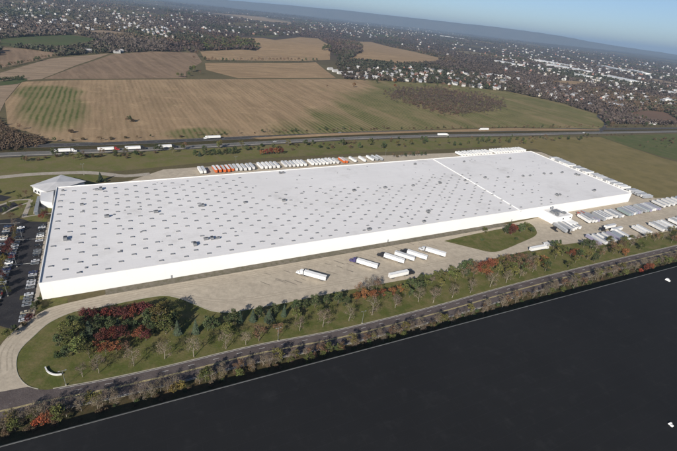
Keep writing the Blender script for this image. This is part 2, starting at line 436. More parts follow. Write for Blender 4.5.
def dashes(name, line, d, wdt, on, off, mat, dz, parent):
    if off < .1: return strip(name, line, d-wdt/2, d+wdt/2, mat, dz, parent=parent)
    mb = MB(); acc = 0; nxt = 0
    for i in range(len(line)-1):
        a, b = line[i], line[i+1]; L = (b-a).length; t = (b-a)/L; nn = Vector((-t.y, t.x))
        while nxt < acc+L:
            s0 = nxt-acc; s1 = min(s0+on, L); p = a+t*s0+nn*d; q_ = a+t*s1+nn*d
            mb.face([(p.x-nn.x*wdt/2, p.y-nn.y*wdt/2, terr(p.x, p.y)+dz), (q_.x-nn.x*wdt/2, q_.y-nn.y*wdt/2, terr(q_.x, q_.y)+dz),
                     (q_.x+nn.x*wdt/2, q_.y+nn.y*wdt/2, terr(q_.x, q_.y)+dz), (p.x+nn.x*wdt/2, p.y+nn.y*wdt/2, terr(p.x, p.y)+dz)])
            nxt += on+off
        acc += L
    return mb.obj(name, mat, parent)

# ------------------------------------------------------------------ ground
def axis(lo, hi, c0, c1, st, g):
    out = []; x = c0
    while x <= c1: out.append(x); x += st
    s = st; x = c1
    while x < hi: s *= g; x = min(hi, x+s); out.append(x)
    s = st; x = c0
    while x > lo: s *= g; x = max(lo, x-s); out.insert(0, x)
    return out
ax = axis(-38000, 38000, -1500, 1900, 26, 1.13); ay = axis(-6000, 46000, 0, 3800, 26, 1.12)
vv = [(x, y, terr(x, y)) for y in ay for x in ax]; nx = len(ax)
ff = [(j*nx+i, j*nx+i+1, (j+1)*nx+i+1, (j+1)*nx+i) for j in range(len(ay)-1) for i in range(nx-1)]
me = bpy.data.meshes.new('ground'); me.from_pydata(vv, [], ff); me.materials.append(M['terrain'])
me.polygons.foreach_set('use_smooth', [True]*len(ff))
props(place('ground', me), kind='structure')

# distant ridge: a long hill beyond the valley
def ridge(name, base_d, pix, depth, extra=0, seed=1):
    rr = random.Random(seed); top = []
    for px, py in pix:
        d = ray(px, py); hd = math.hypot(d.x, d.y); t = base_d/hd
        top.append((d.x*t, d.y*t, CAM_H+d.z*t+extra))
    fine = []
    for i in range(len(top)-1):
        for j in range(10):
            t = j/10; a, b = Vector(top[i]), Vector(top[i+1]); p = a.lerp(b, t)
            p.z += rr.uniform(-1, 1)*base_d*.00022 + base_d*.0005*math.sin(i*2.1+t*3.1); fine.append(p)
    fine.append(Vector(top[-1])); vv = []; ff = []; prof = [(-1, 0), (-.6, .35), (-.3, .75), (0, 1), (.35, .8), (.7, .4), (1, 0)]
    for i, p in enumerate(fine):
        r_ = Vector((p.x, p.y)).normalized()
        for k, (o_, h_) in enumerate(prof):
            dd = o_*depth + (rr.uniform(-.1, .1)*depth if 0 < k < 6 else 0)
            vv.append((p.x+r_.x*dd, p.y+r_.y*dd, -40+(p.z+40)*h_*(1 if k == 3 else rr.uniform(.93, 1.05))))
    n = len(prof)
    for i in range(len(fine)-1):
        for k in range(n-1): ff.append((i*n+k, (i+1)*n+k, (i+1)*n+k+1, i*n+k+1))
    me = bpy.data.meshes.new(name); me.from_pydata(vv, [], ff); me.materials.append(M['hill'])
    me.polygons.foreach_set('use_smooth', [True]*len(ff))
    return props(place(name, me), kind='structure')
ridge('hills', 21000, [(-260, -64), (-60, -37), (120, -14), (230, 0.5), (340, 10), (420, 18.5), (507, 28.5), (560, 36), (600, 43), (640, 49.5), (677, 55), (760, 68), (900, 90)], 1800, 0, 3)

# ------------------------------------------------------------------ site frame
A = P(38.5, 283.5, 11.2); B = P(56.5, 187, 11.2); Cc = P(531, 151, 11.2); D = P(632, 193, 11.2)
for q_ in (A, B, Cc, D): q_.z = 0
def WH(u, v, z=0):
    p = A*(1-u)*(1-v)+D*u*(1-v)+B*(1-u)*v+Cc*u*v; return Vector((p.x, p.y, z))
E = (D-A).normalized(); Nn = Vector((-E.y, E.x, 0)); YAW = math.atan2(E.y, E.x)
EB = (Cc-B).normalized(); NB = Vector((-EB.y, EB.x, 0)); EC = (Cc-D).normalized(); NC = Vector((EC.y, -EC.x, 0))
HW = 11.2

# ------------------------------------------------------------------ fields (drawn as ground sheets)
F = {}
def field(name, pix, mat, dz=.25, step=40):
    F.setdefault('all', []).append(pix); return psheet(name, pix, M[mat], dz, step)
field('stubble_field', [(44, 141), (38, 135), (8, 127), (5, 102), (22, 82), (60, 80.5), (170, 79.5), (335, 79), (372, 80.5), (440, 84), (510, 92), (560, 103), (598, 115), (607, 124), (598, 129), (510, 127), (430, 129.5), (350, 132), (330, 133), (255, 136), (170, 139.5), (100, 142.8)], 'stubble')
field('tan_field', [(250, 138), (330, 133.5), (430, 130.5), (510, 128.2), (600, 129.6), (600, 130.6), (510, 131), (425, 132.5), (340, 135.5), (260, 139.5)], 'tan', .3)
field('brown_field', [(44, 79), (78, 66), (112, 54.5), (150, 51.5), (196, 53), (202, 62), (186, 72), (186, 78.3), (110, 79)], 'brownfield')
field('pale_field', [(0, 84), (0, 73), (50, 58.5), (110, 53.5), (76, 65.5), (42, 79), (22, 81), (6, 100), (0, 112)], 'paletan')
field('brown_field', [(0, 47), (30, 49.5), (62, 54), (30, 62), (0, 68)], 'brownfield')
field('green_field', [(0, 38.5), (40, 36), (70, 35), (104, 40), (84, 46), (62, 49.5), (30, 48), (0, 45.5)], 'darkgreen')
field('pale_field', [(84, 31.5), (100, 30), (134, 33.5), (128, 36), (96, 35)], 'paletan', .25, 60)
field('tan_field', [(205, 63), (316, 62.5), (336, 78), (238, 78.3), (206, 70)], 'tan')
field('tan_field', [(200, 51.5), (240, 49.5), (256, 51), (262, 47), (238, 44), (236, 37.5), (262, 38), (275, 40), (300, 37.2), (318, 38.5), (330, 45), (330, 60), (205, 60)], 'tan')
field('tan_field', [(355, 41.5), (371, 42), (390, 47), (410, 51), (440, 58), (437, 62.5), (400, 64), (348, 60), (362, 51)], 'tan')
field('green_field', [(600, 136.5), (640, 135), (700, 133.5), (720, 158), (700, 166), (660, 156), (630, 147)], 'greenfield', .12)
field('soil_field', [(624, 113), (650, 110.5), (668, 113), (680, 121), (664, 124), (640, 121)], 'redsoil')
field('yellow_field', [(550, 80.5), (572, 81), (592, 83), (572, 86), (556, 84)], 'tan', .25)
field('pale_field', [(640, 79), (668, 84), (690, 89), (690, 86), (655, 79)], 'paletan', .25)
field('pale_field', [(212, 13), (262, 17), (290, 21), (292, 24), (250, 19.5), (214, 15)], 'paletan', .3, 120)
field('green_field', [(84, 80.5), (84, 80.2)] and [(0, 81.5), (22, 77.5), (28, 80), (18, 84), (0, 86)], 'darkgreen', .45)

# near ground sheets
sheet('verge', [P(*p) for p in [(-30, 161), (85, 153.5), (170, 150), (255, 146), (340, 141), (425, 138.5), (510, 137), (560, 136.5), (545, 143), (430, 150), (340, 154), (250, 159), (190, 164), (130, 170), (60, 176), (-30, 182)]], M['verge'], .03, 40)
sheet('meadow', [P(*p) for p in [(512, 137.5), (600, 137), (632, 148), (662, 158), (700, 168), (760, 196), (760, 210), (655, 199), (536, 149), (500, 148)]], M['meadow'], .04, 40)
def smooth_px(l, n=5): return [(p.x, p.y) for p in smooth_line([Vector((a, b, 0)) for a, b in l], n)]
edge_px = smooth_px([(44, 390.2), (28, 386), (18, 375), (16.5, 360), (21, 349), (33, 337), (50, 322.5), (75, 311.5), (100, 307.5), (130, 301), (160, 296), (176, 297.5), (196, 305), (212, 311), (228, 312.5), (246, 310), (290, 302)])
lawn_px = edge_px + [ (340, 291.5), (365, 287), (395, 281.5), (450, 272), (480, 263), (500, 257), (545, 247), (580, 242.5), (592, 247), (630, 240), (677, 229.5), (760, 211), (760, 226), (677, 247), (640, 256.5), (590, 266.5), (510, 287), (430, 309), (400, 315.5), (340, 330.5), (300, 338.5), (255, 347), (170, 367), (105, 381), (60, 389)]
sheet('lawn', [P(*p) for p in lawn_px], M['lawn'], .05, 500, True)
strip('kerb', [P(*p).xy for p in edge_px[2:]], -.15, .15, M['kerb'], .2, z1=0)
psheet('lawn', [(36, 312), (44, 298), (68, 298), (67.5, 303), (48, 309)], M['lawn'], .055, 500, True)
psheet('lawn', [(-40, 183), (55, 176), (95, 174.5), (108, 176), (104, 181), (86, 186), (58, 196), (45, 224), (30, 222), (10, 212), (-40, 214)], M['verge'], .045, 500, True)
psheet('lawn', [(-60, 365), (-20, 340), (2, 328), (12, 330), (30, 319), (18, 328), (-4, 346), (-60, 400)], M['lawn'], .047, 500, True)

# concrete truck court and drive
court = [P(*p) for p in [(-40, 398), (0, 392), (20, 388.5)]+edge_px[3:]+[ (340, 291.5), (365, 287), (395, 281.5), (450, 272), (480, 263), (500, 257), (545, 247), (580, 242.5), (592, 247), (630, 240), (677, 229.5), (760, 211)]]
court += [P(760, 196), P(657, 198)]
off_up = lambda u, d: WH(u, 0) - Nn*d
court += [D + NC*3, D - Nn*.2]
court += [off_up(u, .2) for u in (.9, .8, .74)]
isl = [(540, 229.5), (536, 236), (520, 243), (502, 250.5), (490, 252), (474, 248.5), (444, 241)]
court += [off_up(.70, 2.5)]
court += [off_up(u, 6.5 if u > .3 else 5.5) for u in (.55, .45, .3, .15, .06)]
court += [P(*p) for p in smooth_px([(68, 303), (48, 308.5), (35, 316), (18, 327), (0, 346), (-40, 378)])]
sheet('truck_court', court, M['concrete'], .09, 500, True)
psheet('grass_island', smooth_px([(444, 241), (470, 235), (505, 228), (528, 223.5), (536, 230), (535, 236), (520, 243), (502, 250.5), (490, 252), (474, 248.5), (446, 241.6)], 4), M['lawn'], .12, 500, True)
sheet('gravel_strip', [off_up(u, 6.4) for u in (.055, .15, .3, .45, .55, .64)]+[off_up(u, .1) for u in (.64, .3, .055)], M['gravel'], .11, 500, True)
# paved yards on the far and right sides
sheet('dock_yard', [B-NB*2+EB*40, B+NB*30+EB*55, B+NB*56+EB*90, B+NB*56+EB*330, B+NB*46+EB*470, Cc+NB*44+EB*2, Cc+NC*52+EC*26, Cc+NC*52, D+NC*54, D+NC*54-EC*18, D+NC*2, D+NC*.3, Cc+NC*.3+NB*.3, B+NB*.3+EB*40], M['concrete'], .07, 500, True)
# back drive
bd = smooth_line([P(*p) for p in [(-30, 179.5), (0, 177.3), (30, 174.5), (60, 173.2), (85, 172.6), (105, 174), (125, 176), (150, 174)]])
strip('back_drive', bd, -4, 4, M['path'], .085)
# parking lot
lot = [(-60, 372), (-25, 343), (-3, 325), (14, 330), (28, 318), (33, 302), (37.5, 284), (44, 240), (47.5, 222), (30, 221.5), (18, 218), (0, 220), (-70, 224)]
psheet('parking_lot', lot, M['asphalt'], .06, 500, True)
psheet('parking_lot', [(-20, 207), (0, 206), (14, 202), (20, 206), (6, 212), (-20, 215)], M['asphalt'], .065, 500, True)
psheet('parking_lot', [(-30, 190), (-5, 194), (12, 197), (4, 201), (-30, 204)], M['asphalt'], .065, 500, True)
sw = [P(*p) for p in [(49.5, 222), (45.2, 243), (39.3, 284), (36, 300), (31, 318)]]
strip('pavement', smooth_line(sw, 4), -1.1, 1.1, M['path'], .14, z1=0)
strip('footpath', smooth_line([P(*p) for p in [(22, 217.5), (40, 214.5), (58, 213)]], 3), -.9, .9, M['path'], .12)
strip('footpath', smooth_line([P(*p) for p in [(24, 217), (28, 207), (31, 200)]], 3), -1.6, 1.6, M['path'], .13)
strip('footpath', smooth_line([P(*p) for p in [(-10, 208), (4, 204), (14, 200.5), (31, 199.5)]], 3), -1.2, 1.2, M['path'], .125)
strip('footpath', smooth_line([P(*p) for p in [(2, 214.5), (16, 207), (29, 202.5)]], 3), -.9, .9, M['path'], .115)
psheet('entrance_plaza', [(33, 214), (36, 201), (41, 192), (46, 194), (45, 213.5)], M['path'], .1, 500, True)
lm_ = place('lot_marking', None); lm_['kind'] = 'structure'
for k, (a, b) in enumerate([((-10, 241.5), (42, 238.5)), ((8, 265.5), (34, 263)), ((-10, 224.5), (20, 222.8))]):
    pa, pb = P(*a), P(*b); t = (pb-pa).normalized(); n_ = Vector((-t.y, t.x, 0))*.16
    mb = MB(); mb.face([p+Vector((0, 0, .072)) for p in (pa-n_, pb-n_, pb+n_, pa+n_)]); mb.obj('painted_line', M['paint'], lm_)

# public road along the front
kerbl = smooth_line([P(*p) for p in [(-60, 414), (-20, 404), (18, 396), (45, 390), (105, 379), (170, 365), (255, 345), (340, 329), (430, 307), (510, 285), (590, 265), (677, 245), (780, 220)]], 6)
RW = 13.0
rd = strip('road', kerbl, -RW, -.2, M['road'], .08)
psheet('road', [(-40, 398.5), (0, 392), (28, 386.8), (36, 389), (46, 390), (60, 388.8), (40, 394), (18, 399), (-20, 407), (-40, 411)], M['road'], .095, 500, True)
kb = strip('kerb', kerbl[19:], -.25, .12, M['kerb'], .2, z1=0)
strip('kerb', kerbl, -RW-.2, -RW+.15, M['kerb'], .2, z1=0)
dashes('centre_line', kerbl, -6.4, .28, 60, .01, M['ypaint'], .085, rd)
dashes('centre_line', kerbl, -6.95, .28, 60, .01, M['ypaint'], .085, rd)
dashes('lane_line', kerbl, -3.4, .18, 3, 9, M['paint'], .085, rd)
dashes('edge_line', kerbl, -.9, .16, 60, .01, M['paint'], .085, rd)
dashes('edge_line', kerbl, -RW+.8, .16, 60, .01, M['paint'], .085, rd)
strip('roadside_ground', kerbl, -40, -RW-.15, M['litter'], .05)

# highway
hw = smooth_line([P(*p) for p in [(-120, 159), (-60, 157), (0, 154.5), (85, 151.2), (170, 147.6), (255, 143), (340, 138.4), (425, 135.8), (510, 134.4), (600, 132.5), (677, 131.3), (800, 129.5)]], 6)
hwy = strip('highway', hw, -5.5, 5.5, M['hwy_light'], .14)
strip('highway_shoulder', hw, -7.4, -5.55, M['path'], .13)
strip('highway', hw, 20, 33, M['hwy_dark'], .14)
strip('highway_median', hw, 5.6, 19.9, M['litter'], .06)
strip('highway_shoulder', hw, -10.5, -7.45, M['hwy_dark'], .10)
for d_ in (-5.1, 5.1, 20.6, 32.4): dashes('edge_line', hw, d_, .22, 60, .01, M['paint'], .15, hwy)
for d_ in (0, 26.5): dashes('lane_line', hw, d_, .2, 3, 9, M['paint'], .15, hwy)
# overpass road at far right
strip('country_road', smooth_line([P(*p) for p in [(600, 132), (606, 124), (598, 116), (608, 113), (598, 110), (560, 101), (510, 90)]], 5), -3.5, 3.5, M['hwy_dark'], .4)

# ------------------------------------------------------------------ main warehouse
wh = thing('warehouse', 'huge long white warehouse with a pale flat roof across the middle', 'warehouse', A)
wh.location = (A.x, A.y, 0)
def wp(o):                                    # keep world coordinates under the warehouse empty
    o.location = Vector(o.location) - Vector((A.x, A.y, 0)); return o
corners = [A, D, Cc, B]; wnames = ['wall']*4
for i in range(4):
    a, b = corners[i], corners[(i+1) % 4]; t = (b-a).normalized(); n_ = Vector((t.y, -t.x, 0))
    L = (b-a).length
    mb = MB(); th = .35
    mb.face([a, b, b+Vector((0, 0, HW)), a+Vector((0, 0, HW))])
    ai, bi = a-n_*th, b-n_*th
    mb.face([ai+Vector((0, 0, HW-1.2)), bi+Vector((0, 0, HW-1.2)), bi+Vector((0, 0, HW)), ai+Vector((0, 0, HW))])
    o = wp(mb.obj('wall', M['wall'], wh))
    if i == 0: o['label'] = 'long white sunlit side wall facing the truck court'
    # coping
    mb = MB(); q0, q1 = a+n_*.08-t*.08, b+n_*.08+t*.08
    mb.prism([tuple(q0), tuple(q1), tuple(b-n_*.45-t*.45), tuple(a-n_*.45+t*.45)], HW+.002, HW+.12)
    wp(mb.obj('coping', M['white'], wh))
inset = .4
rp = [A+E*inset+Nn*inset, D-E*inset+Nn*inset, Cc-E*inset-Nn*inset, B+E*inset-Nn*inset]
RZ = HW-.55
mb = MB(); mb.face([p+Vector((0, 0, RZ)) for p in rp])
roof = wp(mb.obj('roof', M['roof'], wh))
# raised joint between the older and newer halves
s0, s1 = P(433, 158.6, HW), P(524, 212, HW)
t = (s1-s0).normalized(); n_ = Vector((-t.y, t.x, 0))*.55; s0 = s0+t*1; s1 = s1-t*3
mb = MB(); mb.prism([tuple(s0-n_), tuple(s1-n_), tuple(s1+n_), tuple(s0+n_)], RZ, RZ+.7)
wp(mb.obj('roof_joint', M['white'], wh))
for u in (.12, .41, .66):
    p = WH(u, 0); q_ = p+E*1.1; mb = MB(); mb.prism([tuple(p-Nn*.06), tuple(q_-Nn*.06), tuple(q_), tuple(p)], .1, 2.3)
    wp(mb.obj('door', M['metal'], wh))
# skylights
mb = MB(); mb.box(-1.35, 1.35, -.75, .75, 0, .35, 0); mb.box(-1.25, 1.25, -.65, .65, .351, .62, 1, top=(.3, .3))
sky_me = mb.mesh('skylight', [M['curb'], M['skylight']])
cand = []
LE = (D-A).length; LN = (B-A).length
nc = int(LE/7.5); nr = int(LN/12.4)
for i in range(nc):
    for j in range(nr):
        u = (i+.6)*7.5/LE; v = ((j+.45+(.5 if i % 2 else 0))*12.4)/LN
        if v > .965 or u > .985: continue
        if u > .26 and v > .62+.06*math.sin(u*22): continue
        if u > .68 and rnd.random() < .55: continue
        if u > .79: continue
        if rnd.random() < .07: continue
        p = WH(u, v, RZ)+Vector((rnd.uniform(-.5, .5), rnd.uniform(-.5, .5), 0)); cand.append(p)
cand.sort(key=lambda p: (p-CPOS).length)
for p in cand[:300]:
    wp(place('skylight', sky_me, wh, p, YAW))
mb = MB()
for p in cand[300:]:
    c, s = math.cos(YAW), math.sin(YAW)
    for (x, y, z0, z1, mi, tp) in ((1.35, .75, 0, .35, 0, 0), (1.25, .65, .351, .62, 1, .3)):
        i0 = len(mb.v)
        for zz, sh in ((z0, 0), (z1, tp)):
            for sx_, sy_ in ((-1, -1), (1, -1), (1, 1), (-1, 1)):
                X, Y = sx_*(x-sh), sy_*(y-sh); mb.v.append((p.x+X*c-Y*s, p.y+X*s+Y*c, p.z+zz))
        for q in ((4, 5, 6, 7), (0, 1, 5, 4), (1, 2, 6, 5), (2, 3, 7, 6), (3, 0, 4, 7)):
            mb.f.append(tuple(i0+a for a in q)); mb.mi.append(mi); mb.c.append(None)
o = wp(mb.obj('skylights', [M['curb'], M['skylight']], wh)); o['kind'] = 'stuff'
# small pipe vents between the skylights
pv_ = MB(); pv_.tube((0, 0, 0), (0, 0, .38), .3, .3, 8, 0, cap=True); pv_.box(-.45, .45, -.45, .45, 0, .2, 1); pipe_me = pv_.mesh('pipe_vent', [M['unit'], M['skylight']])
for k in range(110):
    u, v_ = rnd.uniform(.02, .985), rnd.uniform(.04, .97)
    wp(place('pipe_vent', pipe_me, wh, WH(u, v_, RZ), YAW, (rnd.uniform(.8, 1.6),)*3))
# roof plant
mbu = MB(); mbu.box(-1.8, 1.8, -1.1, 1.1, .3, 1.9, 0); mbu.box(-1.7, 1.7, -1, 1, 0, .3, 1); mbu.box(-.4, 1.4, -.7, .7, 1.9, 2.15, 1)
unit_me = mbu.mesh('roof_unit', [M['unit'], M['darkmetal']])
for (px, py, s) in [(65.5, 239.5, 1), (156, 212.5, .9), (107, 217, .9), (101, 189.5, 1), (97, 190, .7), (206, 239.6, .85), (212, 239, .9), (218, 238.5, .7), (203, 206, .9), (200, 206.5, .7), (284, 201, .9), (245, 203, .7), (280, 173.5, .8), (283, 173.3, .8), (354, 191, .9), (385, 188, .9), (413, 186, .8), (440, 183.5, .9), (428, 212, 1.0), (424, 222, .8), (369, 230, .9), (195, 245, 1), (465, 181, .8), (485, 178, .9), (508, 177.5, .8), (523, 176.5, .8), (530, 176, .7), (544, 174, .8), (551, 174, .8), (562, 173, .9), (576, 175, 1.0), (579, 175.5, .8), (594, 191, 1), (557, 195.5, 1), (560, 195, .7), (464, 162, .8), (510, 159, .8), (415, 164.5, .9), (82, 205, .7), (63, 191, .6)]:
    wp(place('roof_unit', unit_me, wh, P(px, py, RZ), YAW+rnd.choice((0, 0, math.pi/2)), (s, s, s)))

# entrance block on the near wall
blk = thing('dock_office', 'white block with roof plant projecting from the warehouse side wall', 'building', WH(.745, 0), YAW)
def lb(name, x0, x1, y0, y1, z0, z1, mat, par=blk, top=None): return MB().box(x0, x1, y0, y1, z0, z1, top=top).obj(name, M[mat] if isinstance(mat, str) else mat, par)
lb('wall', -10, 13, -20, -.05, 0, 8.2, 'wall')
lb('roof', -9.6, 12.6, -19.6, -.4, 8.201, 8.26, 'roof')
for a in ((-10, 13, -20, -19.7), (-10, 13, -.35, -.06), (-10, -9.7, -19.7, -.35), (12.7, 13, -19.7, -.35)): lb('parapet', *a, 8.202, 8.9, 'white')
lb('lean_to', 1, 11, -29, -20.01, 0, 4.6, 'wall')
for a in ((-6, -2, -12, -8), (-1, 4, -13, -7), (5, 8, -16, -13), (-7, -4, -17, -15)):
    lb('roof_unit', *a, 8.262, 10.4, 'unit')
lb('stack', 0, 1, -5, -4, 8.262, 12.5, 'metal'); lb('stack', 3, 3.8, -4, -3.2, 8.262, 11.5, 'metal')
for x in (-1.5, 9): lb('window', x, x+2, -20.05, -20.0005, 5.4, 6.8, 'glass')
lb('door', 12.99, 13.05, -15, -11, 0, 4, 'metal')
for x in (2, 6.5): lb('dock_door', x, x+3, -29.05, -29.0005, .2, 3.6, 'metal')
# guard booth
gp = P(546, 246); gb = thing('guard_booth', 'small white gate booth on the drive below the dock office', 'booth', gp, YAW)
for nm, a, mt in (('wall', (-2, 2, -1.5, 1.5, .1, 2.7), 'white'), ('roof', (-2.5, 2.5, -2, 2, 2.701, 3), 'offwhite')): lb(nm, *a, mt, gb)
lb('window', -1.5, 1.5, -1.55, -1.5001, 1.2, 2.2, 'glass', gb); lb('window', 2.0001, 2.05, -1, 1, 1.2, 2.2, 'glass', gb); lb('door', -2.05, -2.0001, -.5, .5, .1, 2.2, 'metal', gb)

# office annex at the far left corner
anx = thing('office_annex', 'low office with pale angular hipped roof at the warehouse corner', 'office', (B.x, B.y, 0))
def ax_(px, py, z): p = P(px, py, z); return Vector((p.x-B.x, p.y-B.y, 0))
poly = [ax_(*p, 7) for p in [(30, 185), (61, 174.3), (86, 180.5), (60, 188)]]
poly.append(ax_(45, 191, 7))
mb = MB(); inn = []
cx = sum((p for p in poly), Vector())/len(poly)
pin = [cx+(p-cx)*.93 for p in poly]
mb.prism([tuple(p) for p in pin], 0, 6.2); mb.obj('wall', M['offwhite'], anx)
mb = MB(); ap = cx+Vector((0, 0, 8.6))
for i in range(len(poly)):
    a, b = poly[i]+Vector((0, 0, 6.5)), poly[(i+1) % len(poly)]+Vector((0, 0, 6.5))
    mb.face([a, b, ap]); mb.face([a, b, b-Vector((0, 0, .3)), a-Vector((0, 0, .3))])
mb.face([p+Vector((0, 0, 6.2)) for p in poly]); mb.obj('roof', solid('annex_roof', (.52, .51, .50), .6, 0, .1, .15), anx)
ll = [ax_(*p, 5) for p in [(41, 193), (54, 189.5), (52, 203), (40.5, 201)]]
mb = MB(); mb.prism([tuple(p) for p in ll], 0, 5.2); mb.obj('wing', M['offwhite'], anx)
mb = MB(); c2 = sum(ll, Vector())/4; mb.prism([tuple(c2+(p-c2)*1.04) for p in ll], 5.201, 5.5); mb.obj('wing_roof', solid('wing_roof', (.6, .595, .59), .6, 0, .06, .2), anx)
gl = [ax_(*p, 0) for p in [(35, 215), (38.5, 201), (41, 201.5), (38.5, 215)]]
mb = MB(); mb.prism([tuple(p) for p in gl], .1, 3.6); mb.obj('canopy_wall', M['bluegrey'], anx)
mb = MB(); c2 = sum(gl, Vector())/4; mb.prism([tuple(c2+(p-c2)*1.12) for p in gl], 3.601, 3.9); mb.obj('canopy_roof', M['metal'], anx)
for i in range(len(pin)):
    a, b = pin[i], pin[(i+1) % len(pin)]; t = (b-a).normalized(); n_ = Vector((t.y, -t.x, 0))
    if n_.dot(a-cx) < 0: n_ = -n_
    k = 2.0
    while k < (b-a).length-3:
        p, q_ = a+t*k, a+t*(k+2.2); mb = MB(); mb.prism([tuple(p), tuple(q_), tuple(q_+n_*.06), tuple(p+n_*.06)], 1.2, 3.2); mb.obj('window', M['glass'], anx); k += 4
# sculpture-like pole pair seen beside the annex is left to the lamp posts below

# ------------------------------------------------------------------ dark roofed neighbour in the foreground
e0, e1 = P(0, 446, 10), P(677, 266, 10)
t2 = (e1-e0); t2.z = 0; t2.normalize(); n2 = Vector((t2.y, -t2.x, 0)); EYAW = math.atan2(t2.y, t2.x)
org = e0 - t2*75; org.z = 0; LL = (e1-e0).length + 210; DP = 165
nb = thing('neighbouring_warehouse', 'vast black flat roof filling the lower right foreground', 'warehouse', org, EYAW)
lb('wall', 0, LL, -DP, -.02, 0, 9.7, solid('grey_wall', (.25, .25, .24), .8), nb)
lb('roof', .3, LL-.3, -DP+.3, -.35, 9.701, 9.72, 'darkroof', nb)
flash = solid('edge_flashing', (.075, .077, .075), .7, .1, .35, .15)
for a in ((0, LL, -.2, .05), (0, LL, -DP-.05, -DP+.28), (-.05, .28, -DP+.28, -.32), (LL-.28, LL+.05, -DP+.28, -.32)): lb('parapet', *a, 9.702, 10.0, flash, nb)
for (px, py, sx, sy, h) in ((667, 280, 1.2, .9, 1.2), (669, 281.2, .8, .6, .9), (670, 424, .9, .5, .8), (671.8, 426, .7, .5, .6)):
    p = P(px, py, 9.72)-org; X = p.x*t2.x+p.y*t2.y; Y = -(p.x*n2.x+p.y*n2.y)
    lb('roof_vent', X-sx, X+sx, Y-sy, Y+sy, 9.721, 9.72+h, 'white', nb, (.25, .2))
# ------------------------------------------------------------------ vehicles
def colmat(nm, c, r=.4): return solid(nm, c, r, 0, .05, .4, .4)
TC = {'white': M['white'], 'weathered': M['offwhite'], 'grey': colmat('grey_trailer', (.33, .34, .35)), 'bluegrey': colmat('blue_grey_trailer', (.27, .31, .36)),
      'orange': colmat('orange_trailer', (.62, .14, .035)), 'purple': colmat('purple_grey_trailer', (.30, .28, .37)), 'green': colmat('green_grey_trailer', (.27, .33, .32)),
      'red': colmat('red_paint', (.35, .03, .03)), 'black': colmat('black_paint', (.02, .02, .024)), 'navy': colmat('dark_blue_paint', (.06, .05, .14)), 'silver': colmat('silver_paint', (.45, .46, .47)), 'rust': colmat('rust_red_trailer', (.30, .10, .08))}
roofcol = {'white': M['white'], 'weathered': colmat('trailer_roof_white', (.55, .55, .54)), 'grey': colmat('trailer_roof_grey', (.36, .365, .37))}
wmb = MB(); wmb.tube((0, -.15, 0), (0, .15, 0), .5, .5, 12, 0, cap=True); wmb.tube((0, -.16, 0), (0, .16, 0), .24, .24, 8, 1, cap=True)
wheel_me = wmb.mesh('wheel', [M['rubber'], M['metal']])
_tm = {}
def tmesh(c, rc, L):
    k = (c, rc, L)
    if k not in _tm:
        b = MB(); b.box(0, L, -1.3, 1.3, 1.2, 4.05, 0, tmi=1)
        d = MB()
        for s in (-1, 1): d.box(L+.001, L+.05, (.03 if s > 0 else -1.22), (1.22 if s > 0 else -.03), 1.3, 3.95)
        r = MB()
        for z in ((1.2, 1.32), (3.93, 4.07)):
            for s in (-1, 1): r.box(0, L, s*1.301 if s > 0 else -1.34, 1.34 if s > 0 else s*1.301, *z)
        _tm[k] = (b.mesh('trailer_box', [TC[c], roofcol[rc]]), d.mesh('rear_door', TC['weathered' if c == 'white' else c]), r.mesh('rail', M['metal']))
    return _tm[k]
ub = MB(); ub.box(.4, 15.6, -.5, .5, .85, 1.199); ub.box(11.4, 15.2, -.9, .9, .55, .85); under_me = ub.mesh('chassis', M['darkmetal'])
lg = MB()
for s in (-1, 1): lg.box(3, 3.2, s*.85-.1, s*.85+.1, .12, 1.0); lg.box(2.85, 3.35, s*.85-.2, s*.85+.2, .09, .16)
leg_me = lg.mesh('landing_gear', M['darkmetal'])
def trailer_parts(root, c, rc, L=16, x0=0, legs=True, wheels=True):
    b, d, r = tmesh(c, rc, L)
    bo = place('trailer_box', b, root, (x0, 0, 0)); place('rear_door', d, bo); place('rail', r, bo)
    place('chassis', under_me, root, (x0, 0, 0), 0, (L/16, 1, 1))
    if legs: place('landing_gear', leg_me, root, (x0, 0, 0))
    if wheels:
        for dx in (L-3.6, L-2.3):
            for s in (-1, 1): place('wheel', wheel_me, root, (x0+dx, s*1.05, .6))
_cm = {}
def cab_mesh(c):
    if c not in _cm:
        cb = MB()
        cb.extrude_y([(-6.6, .75), (-6.6, 1.75), (-5.1, 2.05), (-4.55, 2.95), (-3.6, 3.75), (-1.7, 3.95), (-1.7, .75)], -1.2, 1.2)
        ws = MB(); ws.extrude_y([(-5.14, 2.12), (-4.62, 2.92), (-4.56, 2.90), (-5.06, 2.10)], -1.05, 1.05)
        for s in (-1, 1): ws.box(-4.4, -3.3, s*1.201 if s > 0 else -1.23, 1.23 if s > 0 else s*1.201, 2.1, 2.85)
        gr = MB(); gr.box(-6.65, -6.601, -.7, .7, .9, 1.7); gr.box(-6.75, -6.55, -1.22, 1.22, .5, .8)
        fr = MB(); fr.box(-6.3, 2.2, -.45, .45, .7, 1.0); fr.box(-3.2, -1.8, .75, 1.25, .5, 1.1); fr.box(-3.2, -1.8, -1.25, -.75, .5, 1.1)
        _cm[c] = (cb.mesh('cab', TC[c]), ws.mesh('cab_window', M['glass']), gr.mesh('grille', M['metal']), fr.mesh('tractor_frame', M['darkmetal']))
    return _cm[c]
def tractor_parts(root, c):
    cb, ws, gr, fr = cab_mesh(c)
    co = place('cab', cb, root); place('cab_window', ws, co); place('grille', gr, co); place('tractor_frame', fr, root)
    for x in (-5.6, -.6, .7):
        for s in (-1, 1): place('wheel', wheel_me, root, (x, s*1.05, .55))
